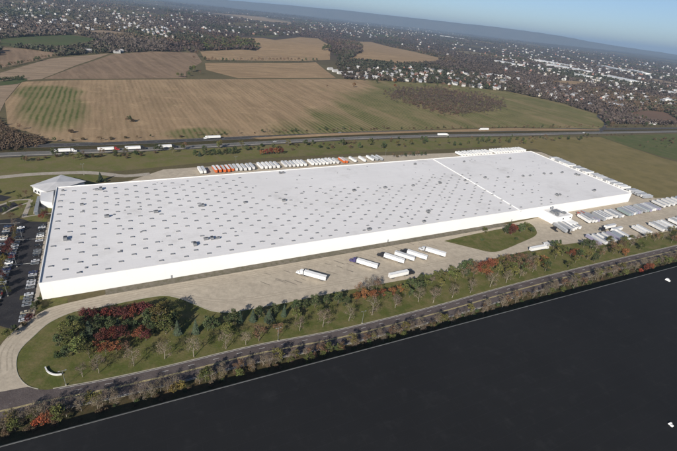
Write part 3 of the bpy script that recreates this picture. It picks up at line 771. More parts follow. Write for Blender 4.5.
def semi(front, back, c, label, tc='white', rc='white', group=None, z=.1, L=None):
    f, b = P(*front), P(*back); d = (b-f); d.z = 0; d.normalize()
    Lt = 16
    root = thing('semi_truck', label, 'truck', (f+d*6.6)+Vector((0, 0, z)), math.atan2(d.y, d.x), group)
    tractor_parts(root, c); trailer_parts(root, tc, rc, Lt, -.9, True)
    return root
def trailer(pos, ang, label, group, c='white', rc='white', L=16, full=True):
    root = thing('parked_trailer', label, 'trailer', pos, ang, group)
    trailer_parts(root, c, rc, L, 0, full, full); return root
# trucks on the court
semi((296.5, 273.2), (328, 282), 'white', 'white semi truck with white cab, leftmost on the open truck court')
semi((349.5, 261), (381, 270.5), 'navy', 'white semi truck with dark purple cab parked on the court')
semi((377, 255.5), (407.5, 265.3), 'black', 'white trailer with black cab between purple and other black cab')
semi((400, 252), (429.5, 261.5), 'black', 'white trailer with black cab, second truck from the grass island')
semi((418.5, 249.5), (448, 258.3), 'silver', 'white semi truck with silver cab nearest the grass island')
semi((413.5, 273.5), (384, 280), 'black', 'white semi truck with dark cab parked along the shrubs at court edge')
pa, pb = P(394.5, 255.3), P(409, 260); d = pb-pa
trailer(pa+Vector((0, 0, .1)), math.atan2(d.y, d.x), 'weathered white trailer without cab between the two black-cab trucks', None, 'weathered', 'weathered')
# tyre tracks worn along the drive and past the wall
trk = smooth_line([P(*p) for p in [(4, 372), (6, 350), (26, 328), (60, 311), (110, 300), (170, 287), (240, 277), (320, 262), (400, 248), (440, 243)]], 8)
tk = place('tyre_track', None); tk['kind'] = 'structure'
for d_ in (-3.2, -1.2, 1.3, 3.3): strip('worn_track', trk, d_-.35, d_+.35, M['track'], .0945, parent=tk)
trk2 = smooth_line([P(*p) for p in [(150, 291), (210, 300), (240, 300), (300, 290), (370, 277), (440, 262), (480, 254), (540, 239), (600, 228), (677, 214)]], 8)
for d_ in (-1.1, 1.1): strip('worn_track', trk2, d_-.35, d_+.35, M['track'], .0942, parent=tk)
# stall stains on the court
st = place('tyre_mark', None); st['kind'] = 'structure'
rr = random.Random(3)
for k in range(34):
    u = k/33; px = 262+u*170+rr.uniform(-3, 3); py = 281-u*37+rr.uniform(-7, 7)
    p = P(px, py); d = Vector((.93, -.36, 0)); d.rotate(Matrix.Rotation(rr.uniform(-.12, .12), 3, 'Z')); n_ = Vector((-d.y, d.x, 0))*rr.uniform(.2, .45); l = rr.uniform(3, 10)
    mb = MB(); mb.face([q+Vector((0, 0, .096)) for q in (p-n_, p+d*l-n_, p+d*l+n_, p+n_)]); mb.obj('stain', M['stain'], st)
# right lot
RDIR = Vector((.31, -.95, 0)).normalized()
def row(p0, p1, n, skip, dirv, label, group, cols, rcs, z=.1, L=16, full=True, seed=0):
    rr = random.Random(seed); k = 0
    for i in range(n):
        if i in skip: continue
        p = p0.lerp(p1, i/(n-1)); ang = math.atan2(dirv.y, dirv.x)+rr.uniform(-.025, .025)
        c = rr.choice(cols); rc = rr.choice(rcs)
        lab = label % ('white' if c == 'white' else c)
        trailer(p+dirv*rr.uniform(-.8, .8)+Vector((0, 0, z)), ang, label % {'bluegrey': 'blue-grey', 'weathered': 'dull white', 'green': 'greenish grey', 'purple': 'purplish grey', 'rust': 'rust red'}.get(c, c), group, c, rc, L, full)
ea, eb = P(590, 224.5), P(659, 211)
row(ea-RDIR*16.3, eb-RDIR*16.3, 29, (4, 9, 13, 14, 21), RDIR, '%s trailer in the long slanted row beside the warehouse wall', 'trailers in the row beside the warehouse wall', ['white', 'grey', 'bluegrey', 'weathered', 'purple', 'green'], ['grey', 'weathered', 'grey'], seed=1)
ea, eb = P(599, 246), P(629, 240.5)
row(ea-RDIR*15, eb-RDIR*15, 7, (), RDIR, '%s trailer in the small cluster against the roadside trees', 'trailers clustered against the roadside trees', ['purple', 'white', 'weathered', 'bluegrey'], ['weathered', 'grey'], seed=2)
ea, eb = P(645, 236), P(700, 224)
row(ea-RDIR*16, eb-RDIR*16, 15, (2, 3, 8), RDIR, '%s trailer in the front row at the right frame edge', 'trailers in the front row of the right yard', ['white', 'weathered', 'white', 'grey'], ['weathered', 'white'], seed=3)
ea, eb = P(664, 208.5), P(700, 201.5)
row(ea-RDIR*16, eb-RDIR*16, 9, (), RDIR, '%s trailer in the back row at the right frame edge', 'trailers in the back row of the right yard', ['weathered', 'bluegrey', 'white'], ['weathered', 'grey'], seed=4)
ea, eb = P(566, 234), P(580, 230.5)
row(ea-RDIR*17, eb-RDIR*17, 5, (), RDIR, '%s trailer in the short row next to the dock office', 'trailers next to the dock office', ['weathered', 'white', 'grey'], ['grey', 'weathered'], seed=5)
row(P(585, 219)-RDIR*11, P(588, 218)-RDIR*11, 2, (), RDIR, '%s trailer between the dock office and the long row', 'rust red trailers', ['rust'], ['grey'], seed=6)
for (a, b, lab, c) in (((604, 229.5), (620, 226.2), 'white trailer lying lengthwise in the middle of the right yard, upper one', 'white'), ((611, 232.6), (623, 229.7), 'white trailer lying lengthwise in the middle of the right yard, lower one', 'white')):
    f, b_ = P(*a), P(*b); d = b_-f; trailer(f+Vector((0, 0, .1)), math.atan2(d.y, d.x), lab, None, c, 'weathered', 16)
# bobtail tractors
for (px, py, ang, c, lab) in ((556, 231.5, RDIR, 'black', 'black cab without trailer in front of the dock office'), (569.5, 234, RDIR, 'black', 'black cab without trailer at the trailer ends near the dock office'), (604, 230.5, E, 'black', 'black cab without trailer in the middle of the right yard')):
    p = P(px, py); r_ = thing('tractor_unit', lab, 'truck', p+Vector((0, 0, .1)), math.atan2(ang.y, ang.x)); tractor_parts(r_, c)
# trailers at the guard gate
for (a, b, lab) in (((527, 250.5), (543, 247.5), 'white trailer truck passing the gate booth'),):
    semi((547.5, 248.5), (525, 252.6), 'white', 'white semi truck leaving past the gate booth')
# row along the end wall
row(D+NC*32+EC*4, D+NC*32+EC*152, 41, (7, 22, 30), NC, '%s trailer in the long row behind the warehouse end wall', 'trailers behind the end wall', ['white', 'weathered', 'white', 'grey'], ['weathered', 'white', 'grey'], .08, 15, False, seed=8)
# rows along the far wall
o0 = B+NB*33
def far_row(d0, d1, n, skip, off, lab, grp, cols, seed):
    row(B+NB*off+EB*d0, B+NB*off+EB*d1, n, skip, NB, lab, grp, cols, ['white', 'white', 'weathered'], .08, 15, False, seed)
def proj_d(px, py, off):                        # distance along the far wall for a pixel column
    best = None
    for k in range(0, 620, 1):
        v = B+NB*off+EB*k+Vector((0, 0, 4)) - CPOS; x = PW/2+FPX*v.dot(RT)/v.dot(FWD)
        if best is None or abs(x-px) < best[0]: best = (abs(x-px), k)
    return best[1]
FO = 33
da, db, dc, dd = proj_d(202, 0, FO), proj_d(216, 0, FO), proj_d(236, 0, FO), proj_d(338, 0, FO)
far_row(da, da+3.6, 2, (), FO, '%s trailer at the left end of the far yard row', 'white trailers left of the orange ones', ['white'], 11)
far_row(db, dc-3, 5, (), FO, 'bright %s trailer in the far yard row behind the warehouse', 'orange trailers behind the warehouse', ['orange'], 12)
far_row(dc+1, dd, 27, (5, 11, 18), FO, '%s trailer right of the orange ones in the far yard row', 'white trailers right of the orange ones', ['white', 'white', 'weathered'], 13)
da = proj_d(345, 0, FO); far_row(da, da+3.5, 2, (), FO, 'bright %s trailer alone among white ones in the far yard', 'orange trailers among the white ones', ['orange'], 14)
far_row(proj_d(356, 0, FO), proj_d(382, 0, FO), 7, (1, 3), FO, '%s trailer at the right end of the far yard row', 'trailers at the end of the far row', ['white', 'grey'], 15)
far_row(proj_d(463, 0, 26), proj_d(526, 0, 26), 24, (11,), 26, '%s trailer behind the far right corner of the warehouse', 'trailers behind the far right corner', ['white'], 16)
# highway traffic
def on_hwy(px, off):
    best = None; ln = offset(hw, off)
    for i in range(len(ln)-1):
        for j in range(20):
            p = ln[i].lerp(ln[i+1], j/20); v = Vector((p.x, p.y, 0))-CPOS
            if v.dot(FWD) < 10: continue
            x = PW/2+FPX*v.dot(RT)/v.dot(FWD)
            if best is None or abs(x-px) < best[0]: best = (abs(x-px), p, (ln[i+1]-ln[i]).normalized())
    return best[1], best[2]
for (px, off, sgn, c, tc, lab) in ((77, -1.8, 1, 'white', 'white', 'white semi truck with white cab, leftmost on the highway'), (119.5, -1.8, 1, 'red', 'white', 'white semi truck with red cab on the highway'), (146, -1.8, 1, 'black', 'white', 'white semi truck with dark cab following the red cab on the highway'), (177, -1.8, 1, 'black', 'white', 'white semi truck with dark cab leading the line of highway trucks'),
                                    (204, 28.5, -1, 'white', 'white', 'white semi truck alone on the far carriageway above the orange trailers'), (448, -1.8, 1, 'white', 'white', 'white semi truck on the highway beyond the roof joint'), (479, 28.5, -1, 'white', 'white', 'white semi truck on the far carriageway below the green field')):
    p, t = on_hwy(px, off); t = t*sgn; d = -t
    root = thing('semi_truck', lab, 'truck', (p.x+d.x*6.6, p.y+d.y*6.6, .16), math.atan2(d.y, d.x)); tractor_parts(root, c); trailer_parts(root, tc, 'white', 16, -.9, True)

# cars
def car_meshes(col, nm):
    b = MB(); pr = [(-2.25, .35), (-2.28, .75), (-2.1, .88), (-1.1, .98), (1.55, 1.0), (2.2, .92), (2.28, .6), (2.2, .35)]
    n = len(pr)
    rings = [(-.9, .94, .02), (-.86, 1.0, 0), (.86, 1.0, 0), (.9, .94, .02)]
    b.extrude_y(pr, -.88, .88, 0, col)
    g = MB(); lo = [(-1.15, .99), (1.45, 1.005)]; 
    i = len(g.v); g.v += [(-1.15, -.8, .985), (1.5, -.8, 1.0), (1.5, .8, 1.0), (-1.15, .8, .985), (-.45, -.62, 1.4), (.95, -.62, 1.42), (.95, .62, 1.42), (-.45, .62, 1.4)]
    for q in ((0, 1, 5, 4), (1, 2, 6, 5), (2, 3, 7, 6), (3, 0, 4, 7)): g.f.append(q); g.mi.append(0); g.c.append(None)
    r = MB(); r.box(-.45, .95, -.62, .62, 1.39, 1.46, 0, col, (.06, .05))
    return b.mesh('car_body', M['car']), g.mesh('car_windows', M['glass']), r.mesh('car_roof', M['car'])
CARC = {'white': (.75, .75, .74), 'silver': (.42, .43, .45), 'grey': (.16, .17, .18), 'black': (.02, .02, .022), 'dark red': (.13, .02, .022), 'dark blue': (.03, .04, .09), 'beige': (.4, .35, .27), 'red': (.42, .03, .03)}
CM = {k: car_meshes(v, k) for k, v in CARC.items()}
cwm = MB(); cwm.tube((0, -.1, 0), (0, .1, 0), .33, .33, 12, 0, cap=True); cwm.tube((0, -.105, 0), (0, .105, 0), .19, .19, 8, 1, cap=True); cw_me = cwm.mesh('wheel', [M['rubber'], M['metal']])
lampm = MB(); lampm.box(-2.3, -2.26, -.8, -.45, .6, .76); lampm.box(-2.3, -2.26, .45, .8, .6, .76); lamp_me = lampm.mesh('headlights', M['metal'])
def car(pos, ang, c, label, group=None):
    r = thing('parked_car', label, 'car', pos, ang, group)
    bo = place('body', CM[c][0], r); place('windows', CM[c][1], bo); place('roof', CM[c][2], bo); place('headlight', lamp_me, bo)
    for x in (-1.4, 1.35):
        for s in (-1, 1): place('wheel', cw_me, r, (x, s*.8, .33))
    return r
rr = random.Random(21)
WDIR = -E
used = {}
def car_row(p0, p1, n, fill, rowname, ang, names):
    for i in range(n):
        if rr.random() > fill: continue
        p = P(*p0).lerp(P(*p1), i/(n-1)); c = rr.choice(names)
        lab = '%s car in the %s' % (c, rowname)
        car(p+Vector((0, 0, .08)), ang+rr.uniform(-.04, .04)+(math.pi if rr.random() < .5 else 0), c, lab, 'cars in the '+rowname)
cols = ['white', 'silver', 'grey', 'black', 'dark red', 'dark blue', 'beige', 'silver', 'grey', 'silver', 'grey', 'black']
base_ang = math.atan2(E.y, E.x)
car_row((42.5, 226), (24, 321), 34, .86, 'row beside the warehouse end', base_ang, cols)
car_row((22, 226), (-6, 307), 27, .82, 'row right of the planted islands', base_ang, cols)
car_row((8, 227), (-18, 300), 24, .8, 'row left of the planted islands', base_ang, cols)
p, t = on_hwy(274.5, -1.8); car((p.x, p.y, .16), math.atan2(-t.y, -t.x), 'white', 'white car alone on the highway behind the truck line')
p, t = on_hwy(584, -1.8); car((p.x, p.y, .16), math.atan2(-t.y, -t.x), 'white', 'white car on the highway beside the green field end')
p, t = on_hwy(340, 28); car((p.x, p.y, .16), math.atan2(t.y, t.x), 'grey', 'grey car on the far carriageway above the roof middle')

# lamp posts
def lamp_post(pos, h, label, group):
    r = thing('lamp_post', label, 'lamp post', pos, YAW, group)
    mb = MB(); mb.tube((0, 0, 0), (0, 0, h), .09, .05, 8, cap=True); mb.obj('pole', M['metal'], r)
    MB().box(-.3, .3, -.3, .3, 0, .6).obj('base', M['kerb'], r)
    for s in (-1, 1):
        mb = MB(); mb.tube((0, 0, h-.1), (s*1.1, 0, h), .04, .04, 6); a = mb.obj('arm', M['metal'], r)
        MB().box(min(s*.9, s*1.6), max(s*.9, s*1.6), -.2, .2, h-.02, h+.14).obj('lamp_head', M['metal'], a)
for p in ((23, 241), (17, 267), (8, 296), (-6, 240)): lamp_post(P(*p)+Vector((0, 0, .06)), 10, 'slim pale twin-headed lamp post in the car park', 'lamp posts in the car park')
for p in ((84, 175), (236, 166), (385, 158)): lamp_post(P(*p)+Vector((0, 0, .06)), 11, 'slim pale lamp post on the grass behind the warehouse', 'lamp posts behind the warehouse')
for p in ((278, 341), (66, 385.5), (362, 323.6)): lamp_post(P(*p)+Vector((0, 0, .06)), 9, 'pale lamp post on the lawn edge by the front road', 'lamp posts along the front road')
# curved entrance wall
ew = thing('entrance_wall', 'low curved white wall on the lawn at the drive corner', 'wall', P(53, 373))
mb = MB(); c = P(53, 373); pts = smooth_line([P(*p) for p in [(45.5, 368), (47.5, 372), (52, 374.6), (57, 375.4), (62, 374.8)]], 4)
oa, ob = offset(pts, -.2), offset(pts, .2)
for i in range(len(pts)-1):
    q = [oa[i], oa[i+1], ob[i+1], ob[i]]; q = [(p.x-c.x, p.y-c.y) for p in q]; mb.prism(q, 0, .8)
mb.obj('wall', M['offwhite'], ew)
mb = MB(); oa, ob = offset(pts, -.28), offset(pts, .28)
for i in range(len(pts)-1):
    q = [oa[i], oa[i+1], ob[i+1], ob[i]]; q = [(p.x-c.x, p.y-c.y) for p in q]; mb.prism(q, .801, .88)
mb.obj('coping', M['offwhite'], ew)

# ------------------------------------------------------------------ trees
def jit(c, rr, a=.25):
    f = 1+rr.uniform(-a, a); return tuple(max(0, x*f*(1+rr.uniform(-.08, .08))) for x in c)
def leafquad(mb, p, s, rr, col):
    n = Vector((rr.gauss(0, 1), rr.gauss(0, 1), rr.gauss(.5, 1))).normalized()
    u = n.orthogonal().normalized(); a = rr.uniform(0, 6.28); w_ = n.cross(u); u2 = u*math.cos(a)+w_*math.sin(a); w2 = n.cross(u2)
    s1, s2 = s*rr.uniform(.7, 1.3), s*rr.uniform(.5, 1)
    mb.face([p-u2*s1, p+w2*s2, p+u2*s1, p-w2*s2], 0, col)
def limbs(mb, h, r0, rr, nl, spread, start=.3, sub=2, thin=.03):
    """trunk + limbs, returns twig tips"""
    tips = []; pts = [Vector((0, 0, -.2))]
    for k in range(1, 6):
        pts.append(Vector((rr.uniform(-.02, .02)*h, rr.uniform(-.02, .02)*h, h*.82*k/5)))
    for k in range(5): mb.tube(pts[k], pts[k+1], r0*(1-k*.17), r0*(1-(k+1)*.17), 6)
    for i in range(nl):
        z = start+(.8-start)*(i+rr.random())/nl; k = min(4, int(z/.82*5)); b = pts[k].lerp(pts[k+1], min(1, max(0, z/.82*5-k)))
        az = i*2.4+rr.uniform(-.5, .5); L = spread*(1.05-.55*(z-start)/(1-start))*rr.uniform(.75, 1.1)
        e_ = b+Vector((math.cos(az)*L, math.sin(az)*L, L*rr.uniform(.45, .95)))
        mb.tube(b, e_, r0*.32, thin, 4); tips.append(e_)
        for j in range(sub):
            f = rr.uniform(.35, .9); q = b.lerp(e_, f); a2 = az+rr.uniform(-1.1, 1.1); l2 = L*.45*rr.uniform(.6, 1.2)
            t_ = q+Vector((math.cos(a2)*l2, math.sin(a2)*l2, l2*rr.uniform(.3, 1))); mb.tube(q, t_, r0*.14, thin, 3); tips.append(t_)
    tips.append(pts[-1]+Vector((0, 0, h*.1))); return tips
def mk_broad(seed, h, rad, col, nleaf, ls, bark='bark', sparse=False, start=.3):
    rr = random.Random(seed); tb = MB(); tips = limbs(tb, h, h*.022, rr, 9, rad*.8, start, 2)
    cb = MB(); per = max(1, nleaf//len(tips))
    for t in tips:
        cc = jit(col, rr, .3); cr_ = rad*rr.uniform(.28, .45)
        for _ in range(per):
            d = Vector((rr.gauss(0, 1), rr.gauss(0, 1), rr.gauss(0, .75)))
            d = d.normalized()*cr_*(rr.random()**.4)
            leafquad(cb, t+d, ls, rr, jit(cc, rr, .22))
    return tb.mesh('trunk', M[bark]), cb.mesh('crown', M['leaf'], fix=False)
def mk_bare(seed, h, rad, col, nleaf):
    rr = random.Random(seed); tb = MB(); tips = limbs(tb, h, h*.018, rr, 8, rad*.7, .22, 1)
    cb = MB()
    for t in tips:
        for _ in range(9):                        # fine twigs
            d = Vector((rr.gauss(0, 1), rr.gauss(0, 1), rr.gauss(.5, .8))).normalized()*rad*rr.uniform(.22, .5)
            q = t+d; u = d.orthogonal().normalized()*rr.uniform(.025, .05); cb.face([t-u, t+u, q], 0, jit(col, rr, .25))
            q2 = t+d*.5; d2 = Vector((rr.gauss(0, 1), rr.gauss(0, 1), rr.gauss(.4, .8))).normalized()*rad*.22; u2 = d2.orthogonal().normalized()*.03
            cb.face([q2-u2, q2+u2, q2+d2], 0, jit(col, rr, .25))
    per = max(1, nleaf//len(tips))
    for t in tips:
        for _ in range(per):
            d = Vector((rr.gauss(0, 1), rr.gauss(0, 1), rr.gauss(0, .9))).normalized()*rad*.42*rr.random()**.4
            leafquad(cb, t+d, .17, rr, jit(col, rr, .3))
    return tb.mesh('trunk', M['palebark']), cb.mesh('crown', M['leaf'], fix=False)
def mk_spruce(seed, h, rad, col, n=26):
    rr = random.Random(seed); tb = MB(); tb.tube((0, 0, -.2), (0, 0, h*.97), h*.02, .03, 6)
    cb = MB()
    for k in range(n):
        f = k/(n-1); z = h*(.05+.93*f); r = rad*(1-f)**.85+.12; nb_ = int(5+10*(1-f))
        for j in range(nb_):
            az = j*6.283/nb_+k*1.7+rr.uniform(-.25, .25); rl = r*rr.uniform(.7, 1.15)
            base = Vector((0, 0, z)); tip = Vector((math.cos(az)*rl, math.sin(az)*rl, z-rl*.28)); s = Vector((-math.sin(az), math.cos(az), 0))*(.16+rl*.18)
            mid = base.lerp(tip, .6)+Vector((0, 0, .06)); c = jit(col, rr, .3)
            cb.face([base, mid-s, tip], 0, c); cb.face([base, tip, mid+s], 0, jit(c, rr, .12))
            cb.face([mid-s*.7, mid+s*.7, mid-Vector((0, 0, .25+rl*.16))], 0, jit(c, rr, .2))
    return tb.mesh('trunk', M['bark']), cb.mesh('crown', M['leaf'], fix=False)
def mk_shrub(seed, h, rad, col, nleaf, ls):
    rr = random.Random(seed); tb = MB(); cb = MB(); tips = []
    for k in range(7):
        az = k*.9; q = Vector((math.cos(az)*rad*.6*rr.random(), math.sin(az)*rad*.6*rr.random(), h*rr.uniform(.4, .72))); tb.tube((0, 0, -.1), q, .07, .03, 4); tips.append(q)
    for t in tips:
        cc = jit(col, rr, .25)
        for _ in range(nleaf//7):
            d = Vector((rr.gauss(0, 1), rr.gauss(0, 1), rr.gauss(0, .8))).normalized()*rad*.52*rr.random()**.35
            q = t+d
            if q.z < .05: q.z = .05+rr.random()*.3
            leafquad(cb, q, ls, rr, jit(cc, rr, .2))
    return tb.mesh('stem', M['bark']), cb.mesh('crown', M['leaf'], fix=False)
TK = {
    'spruce': [mk_spruce(i, 8.2+i*.5, 3.0-.25*i, (.066, .086, .054)) for i in range(3)],
    'pine': [mk_broad(20+i, 9, 3.0, (.068, .085, .038), 900, .32, start=.15) for i in range(3)],
    'green': [mk_broad(30+i, 9, 3.4, (.105, .115, .038), 850, .32, start=.2) for i in range(3)],
    'olive': [mk_broad(40+i, 10, 3.4, (.13, .115, .04), 620, .3) for i in range(3)],
    'maroon': [mk_broad(50+i, 8, 3.6, (.10, .036, .03), 900, .32, start=.2) for i in range(3)],
    'red': [mk_broad(60+i, 8, 3.4, (.15, .047, .03), 850, .32, start=.2) for i in range(3)],
    'orange': [mk_broad(70+i, 7, 3.2, (.20, .085, .038), 650, .3, start=.2) for i in range(3)],
    'brown': [mk_broad(80+i, 9, 3.2, (.15, .095, .055), 420, .26) for i in range(3)],
    'yellow': [mk_broad(90+i, 7, 3.0, (.18, .145, .045), 600, .3) for i in range(2)],
    'bare': [mk_bare(100+i, 9.5, 3.5, (.17, .135, .095), 520) for i in range(5)],
    'shrub': [mk_shrub(110+i, 2.6, 1.7, (.06, .078, .032), 420, .24) for i in range(3)],
    'rshrub': [mk_shrub(120+i, 2.6, 1.8, (.26, .075, .035), 420, .24) for i in range(2)],
    'bshrub': [mk_shrub(130+i, 2.4, 1.8, (.115, .085, .05), 380, .22) for i in range(3)],
}
TN = {'green': 'green_leaf_tree', 'olive': 'olive_leaf_tree', 'maroon': 'maroon_leaf_tree', 'red': 'red_leaf_tree', 'orange': 'orange_leaf_tree', 'brown': 'brown_leaf_tree', 'yellow': 'yellow_leaf_tree', 'spruce': 'spruce_tree', 'pine': 'pine_tree', 'bare': 'bare_tree', 'shrub': 'shrub', 'rshrub': 'shrub', 'bshrub': 'shrub'}
TD = {'spruce': 'dark spruce', 'pine': 'dark green pine', 'green': 'green tree', 'olive': 'yellowish olive tree', 'maroon': 'dark maroon tree', 'red': 'red tree',
      'orange': 'rusty orange tree', 'brown': 'brown-leaved tree', 'yellow': 'yellow tree', 'bare': 'nearly bare tree', 'shrub': 'dark green shrub', 'rshrub': 'rusty red shrub', 'bshrub': 'brown shrub'}
BH = {'spruce': 9, 'pine': 9, 'green': 9, 'olive': 10, 'maroon': 8, 'red': 8, 'orange': 7, 'brown': 9, 'yellow': 7, 'bare': 9.5, 'shrub': 2.6, 'rshrub': 2.6, 'bshrub': 2.4}
tr = random.Random(99)
def tree(pos, kind, h, where, dz=0.04):
    q = pix((pos[0], pos[1], terr(pos[0], pos[1])+h*.6))
    if not (-14 < q[0] < PW+14): return None
    tm, cm = tr.choice(TK[kind]); s = h/BH[kind]
    shrubby = kind.endswith('shrub')
    r = thing(TN.get(kind, 'broadleaf_tree'), '%s %s' % (TD[kind], where), 'shrub' if shrubby else 'tree', (pos[0], pos[1], terr(pos[0], pos[1])+dz), tr.uniform(0, 6.28), '%ss %s' % (TD[kind], where), (s*tr.uniform(.9, 1.12), s*tr.uniform(.9, 1.12), s))
    place('stem' if shrubby else 'trunk', tm, r); place('crown', cm, r); return r
def trees(lst, where):
    for px, py, k, h in lst:
        if k == 'spruce' and tr.random() < .45: k = 'pine'; h *= .85
        tree(P(px, py), k, h*(1.2 if where in ('on the lawn between grove and truck court', 'on the lawn beside the front road kerb') else 1.08), where)
W1 = 'in the grove inside the drive bend'
trees([(88, 322, 'maroon', 7.5), (96, 321, 'maroon', 7), (108, 320, 'red', 7.5), (117, 319, 'maroon', 7), (125, 320, 'maroon', 8), (134, 319, 'red', 8), (143, 317, 'maroon', 8.5), (149, 317, 'maroon', 7),
       (103, 343, 'maroon', 7), (112, 341, 'red', 7.5), (121, 340, 'maroon', 8), (141, 338, 'red', 6.5), (146, 341, 'maroon', 6), (97, 352, 'orange', 6), (106, 355, 'orange', 6.5), (117, 353, 'orange', 6), (127, 352, 'brown', 6),
       (90, 334, 'spruce', 9), (98, 333, 'spruce', 8), (127, 332, 'spruce', 8.5), (135, 331, 'spruce', 8.5), (148, 328, 'spruce', 9), (152, 334, 'spruce', 8), (150, 323, 'pine', 9), (80, 330, 'pine', 8), (73, 327, 'pine', 7.5), (66, 335, 'green', 8), (78, 338, 'green', 9), (86, 345, 'pine', 8), (70, 345, 'green', 8), (60, 346, 'pine', 7), (79, 353, 'green', 9), (90, 358, 'green', 8), (68, 357, 'pine', 6.5), (58, 358, 'shrub', 3), (100, 327, 'pine', 7.5), (112, 331, 'pine', 8), (119, 328, 'spruce', 7)], W1)
W2 = 'on the lawn between grove and truck court'
trees([(161, 326, 'olive', 12), (166, 334, 'green', 10), (172, 330, 'pine', 9), (163, 317, 'olive', 9), (174, 322, 'green', 7), (178, 334, 'spruce', 8), (196, 333, 'spruce', 8), (208, 331, 'spruce', 9.5), (213, 330, 'spruce', 8), (228, 325, 'spruce', 7), (234, 324, 'pine', 8), (240, 322, 'spruce', 7), (227, 336, 'green', 7), (253, 321, 'spruce', 7), (259, 318, 'pine', 7), (269, 321, 'spruce', 8), (275, 316, 'pine', 7), (284, 316, 'spruce', 7), (296, 312, 'pine', 7.5), (304, 309, 'spruce', 7), (315, 308, 'pine', 8), (326, 305, 'spruce', 7.5), (338, 304, 'pine', 7), (346, 306, 'spruce', 7), (320, 316, 'green', 6), (296, 320, 'green', 6)], W2)
W3 = 'on the lawn beside the front road kerb'
trees([(99, 373, 'bare', 9), (134, 366, 'bare', 9.5), (165, 359, 'bare', 9), (194, 357, 'bare', 10.5), (226, 349, 'bare', 9.5), (259, 341, 'brown', 9), (300, 331, 'bare', 8), (323, 327, 'bare', 10), (349, 321, 'bare', 9.5), (372, 315, 'bare', 11), (395, 308, 'bare', 9), (433, 303, 'bare', 10), (418, 302, 'bare', 9.5), (452, 298, 'bare', 9), (470, 293, 'bare', 9.5), (490, 287, 'bare', 9.5), (506, 283, 'bare', 9), (83, 377, 'bare', 7), (246, 345, 'bare', 7.5), (278, 336, 'brown', 7.5)], W3)
W4 = 'along the shrubby lower edge of the truck court'
L4 = [(357, 301, 'orange', 6), (364, 300, 'orange', 6.5), (373, 299, 'orange', 6), (382, 297, 'orange', 5.5), (391, 296, 'orange', 6), (400, 293, 'orange', 5.5), (359, 296, 'brown', 9), (367, 294, 'bare', 12), (376, 291, 'brown', 9), (387, 300, 'green', 6), (405, 297, 'olive', 6), (483, 271, 'orange', 8), (489, 269, 'red', 8), (493, 268, 'orange', 7.5), (479, 273, 'red', 7), (473, 273, 'brown', 9), (468, 275, 'brown', 8), (486, 277, 'orange', 7), (500, 264, 'olive', 7), (497, 275, 'olive', 8)]
for k in range(13): L4.append((409+k*5.1+tr.uniform(-1, 1), 287-k*1.55+tr.uniform(-1.5, 1.5), tr.choice(['pine', 'spruce', 'shrub', 'pine', 'green']), tr.uniform(4.5, 7)))
for k in range(16): L4.append((405+k*5.6+tr.uniform(-2, 2), 296-k*1.75+tr.uniform(-4, 4), tr.choice(['green', 'olive', 'brown', 'bare', 'olive', 'pine']), tr.uniform(5.5, 8.5)))
trees(L4, W4)
W5 = 'in the belt between the yards and the front road'
L5 = []
for k in range(78):
    u = tr.random(); px = 503+u*180; up = 259-u*30; lo = 283-u*39; v = tr.random()
    L5.append((px, up+(lo-up)*(.08+.84*v)+1, tr.choice(['olive', 'brown', 'bare', 'green', 'brown', 'olive', 'pine', 'bare', 'orange' if tr.random() < .3 else 'brown']), tr.uniform(6.0, 9)))
L5 += [(553, 249, 'pine', 8), (557, 248, 'spruce', 9), (586, 246, 'spruce', 8), (583, 248, 'pine', 8), (590, 249, 'pine', 9), (570, 257, 'red', 6.5), (575, 256, 'orange', 6.5), (578, 257, 'red', 5.5)]
trees(L5, W5)
W6 = 'on the grass island left of the dock office'
trees([(505, 234, 'pine', 8), (511, 235, 'maroon', 8), (513, 232, 'red', 7), (520, 233, 'pine', 9), (524, 231, 'green', 8), (509, 229.5, 'pine', 6.5), (482, 241, 'shrub', 2.5), (484, 233.5, 'green', 6), (516, 240, 'shrub', 2.5), (531, 233, 'pine', 6)], W6)
W7 = 'in the roadside belt behind the black roof'
L7 = []
lnr = offset(kerbl, 0); tot = []
for i in range(len(kerbl)-1):
    a, b = kerbl[i], kerbl[i+1]; L = (b-a).length; tn = (b-a)/L; nn = Vector((-tn.y, tn.x)); s = 0
    if a.y > 400: break
    while s < L:
        for rep in range(3):
            d = (tr.uniform(13.8, 16), tr.uniform(15, 19), tr.uniform(17, 21.5))[rep]
            p = a+tn*(s+tr.uniform(0, 5))-nn*d
            k = tr.choice(['bare', 'shrub', 'bare', 'bare', 'bshrub', 'olive', 'bshrub'] if rep == 0 else ['bare', 'bare', 'brown', 'bare', 'bare', 'green', 'brown', 'bare', 'olive' if tr.random() < .5 else 'brown'] if rep == 1 else ['shrub', 'bshrub', 'shrub', 'green', 'bshrub', 'bshrub'])
            h = tr.uniform(1.6, 3.0) if k.endswith('shrub') else tr.uniform(5, 8.5)
            tree((p.x, p.y), k, h*(.8 if rep == 2 else 1), W7)
        s += 6.2
trees([(645, 271, 'red', 6), (650, 270, 'orange', 5.5), (640, 273, 'rshrub', 3.5), (44, 423, 'rshrub', 3.5), (37, 425, 'rshrub', 3), (49, 421, 'orange', 5), (174, 394, 'yellow', 5), (181, 391, 'yellow', 5), (60, 390, 'shrub', 1)][:-1], W7)
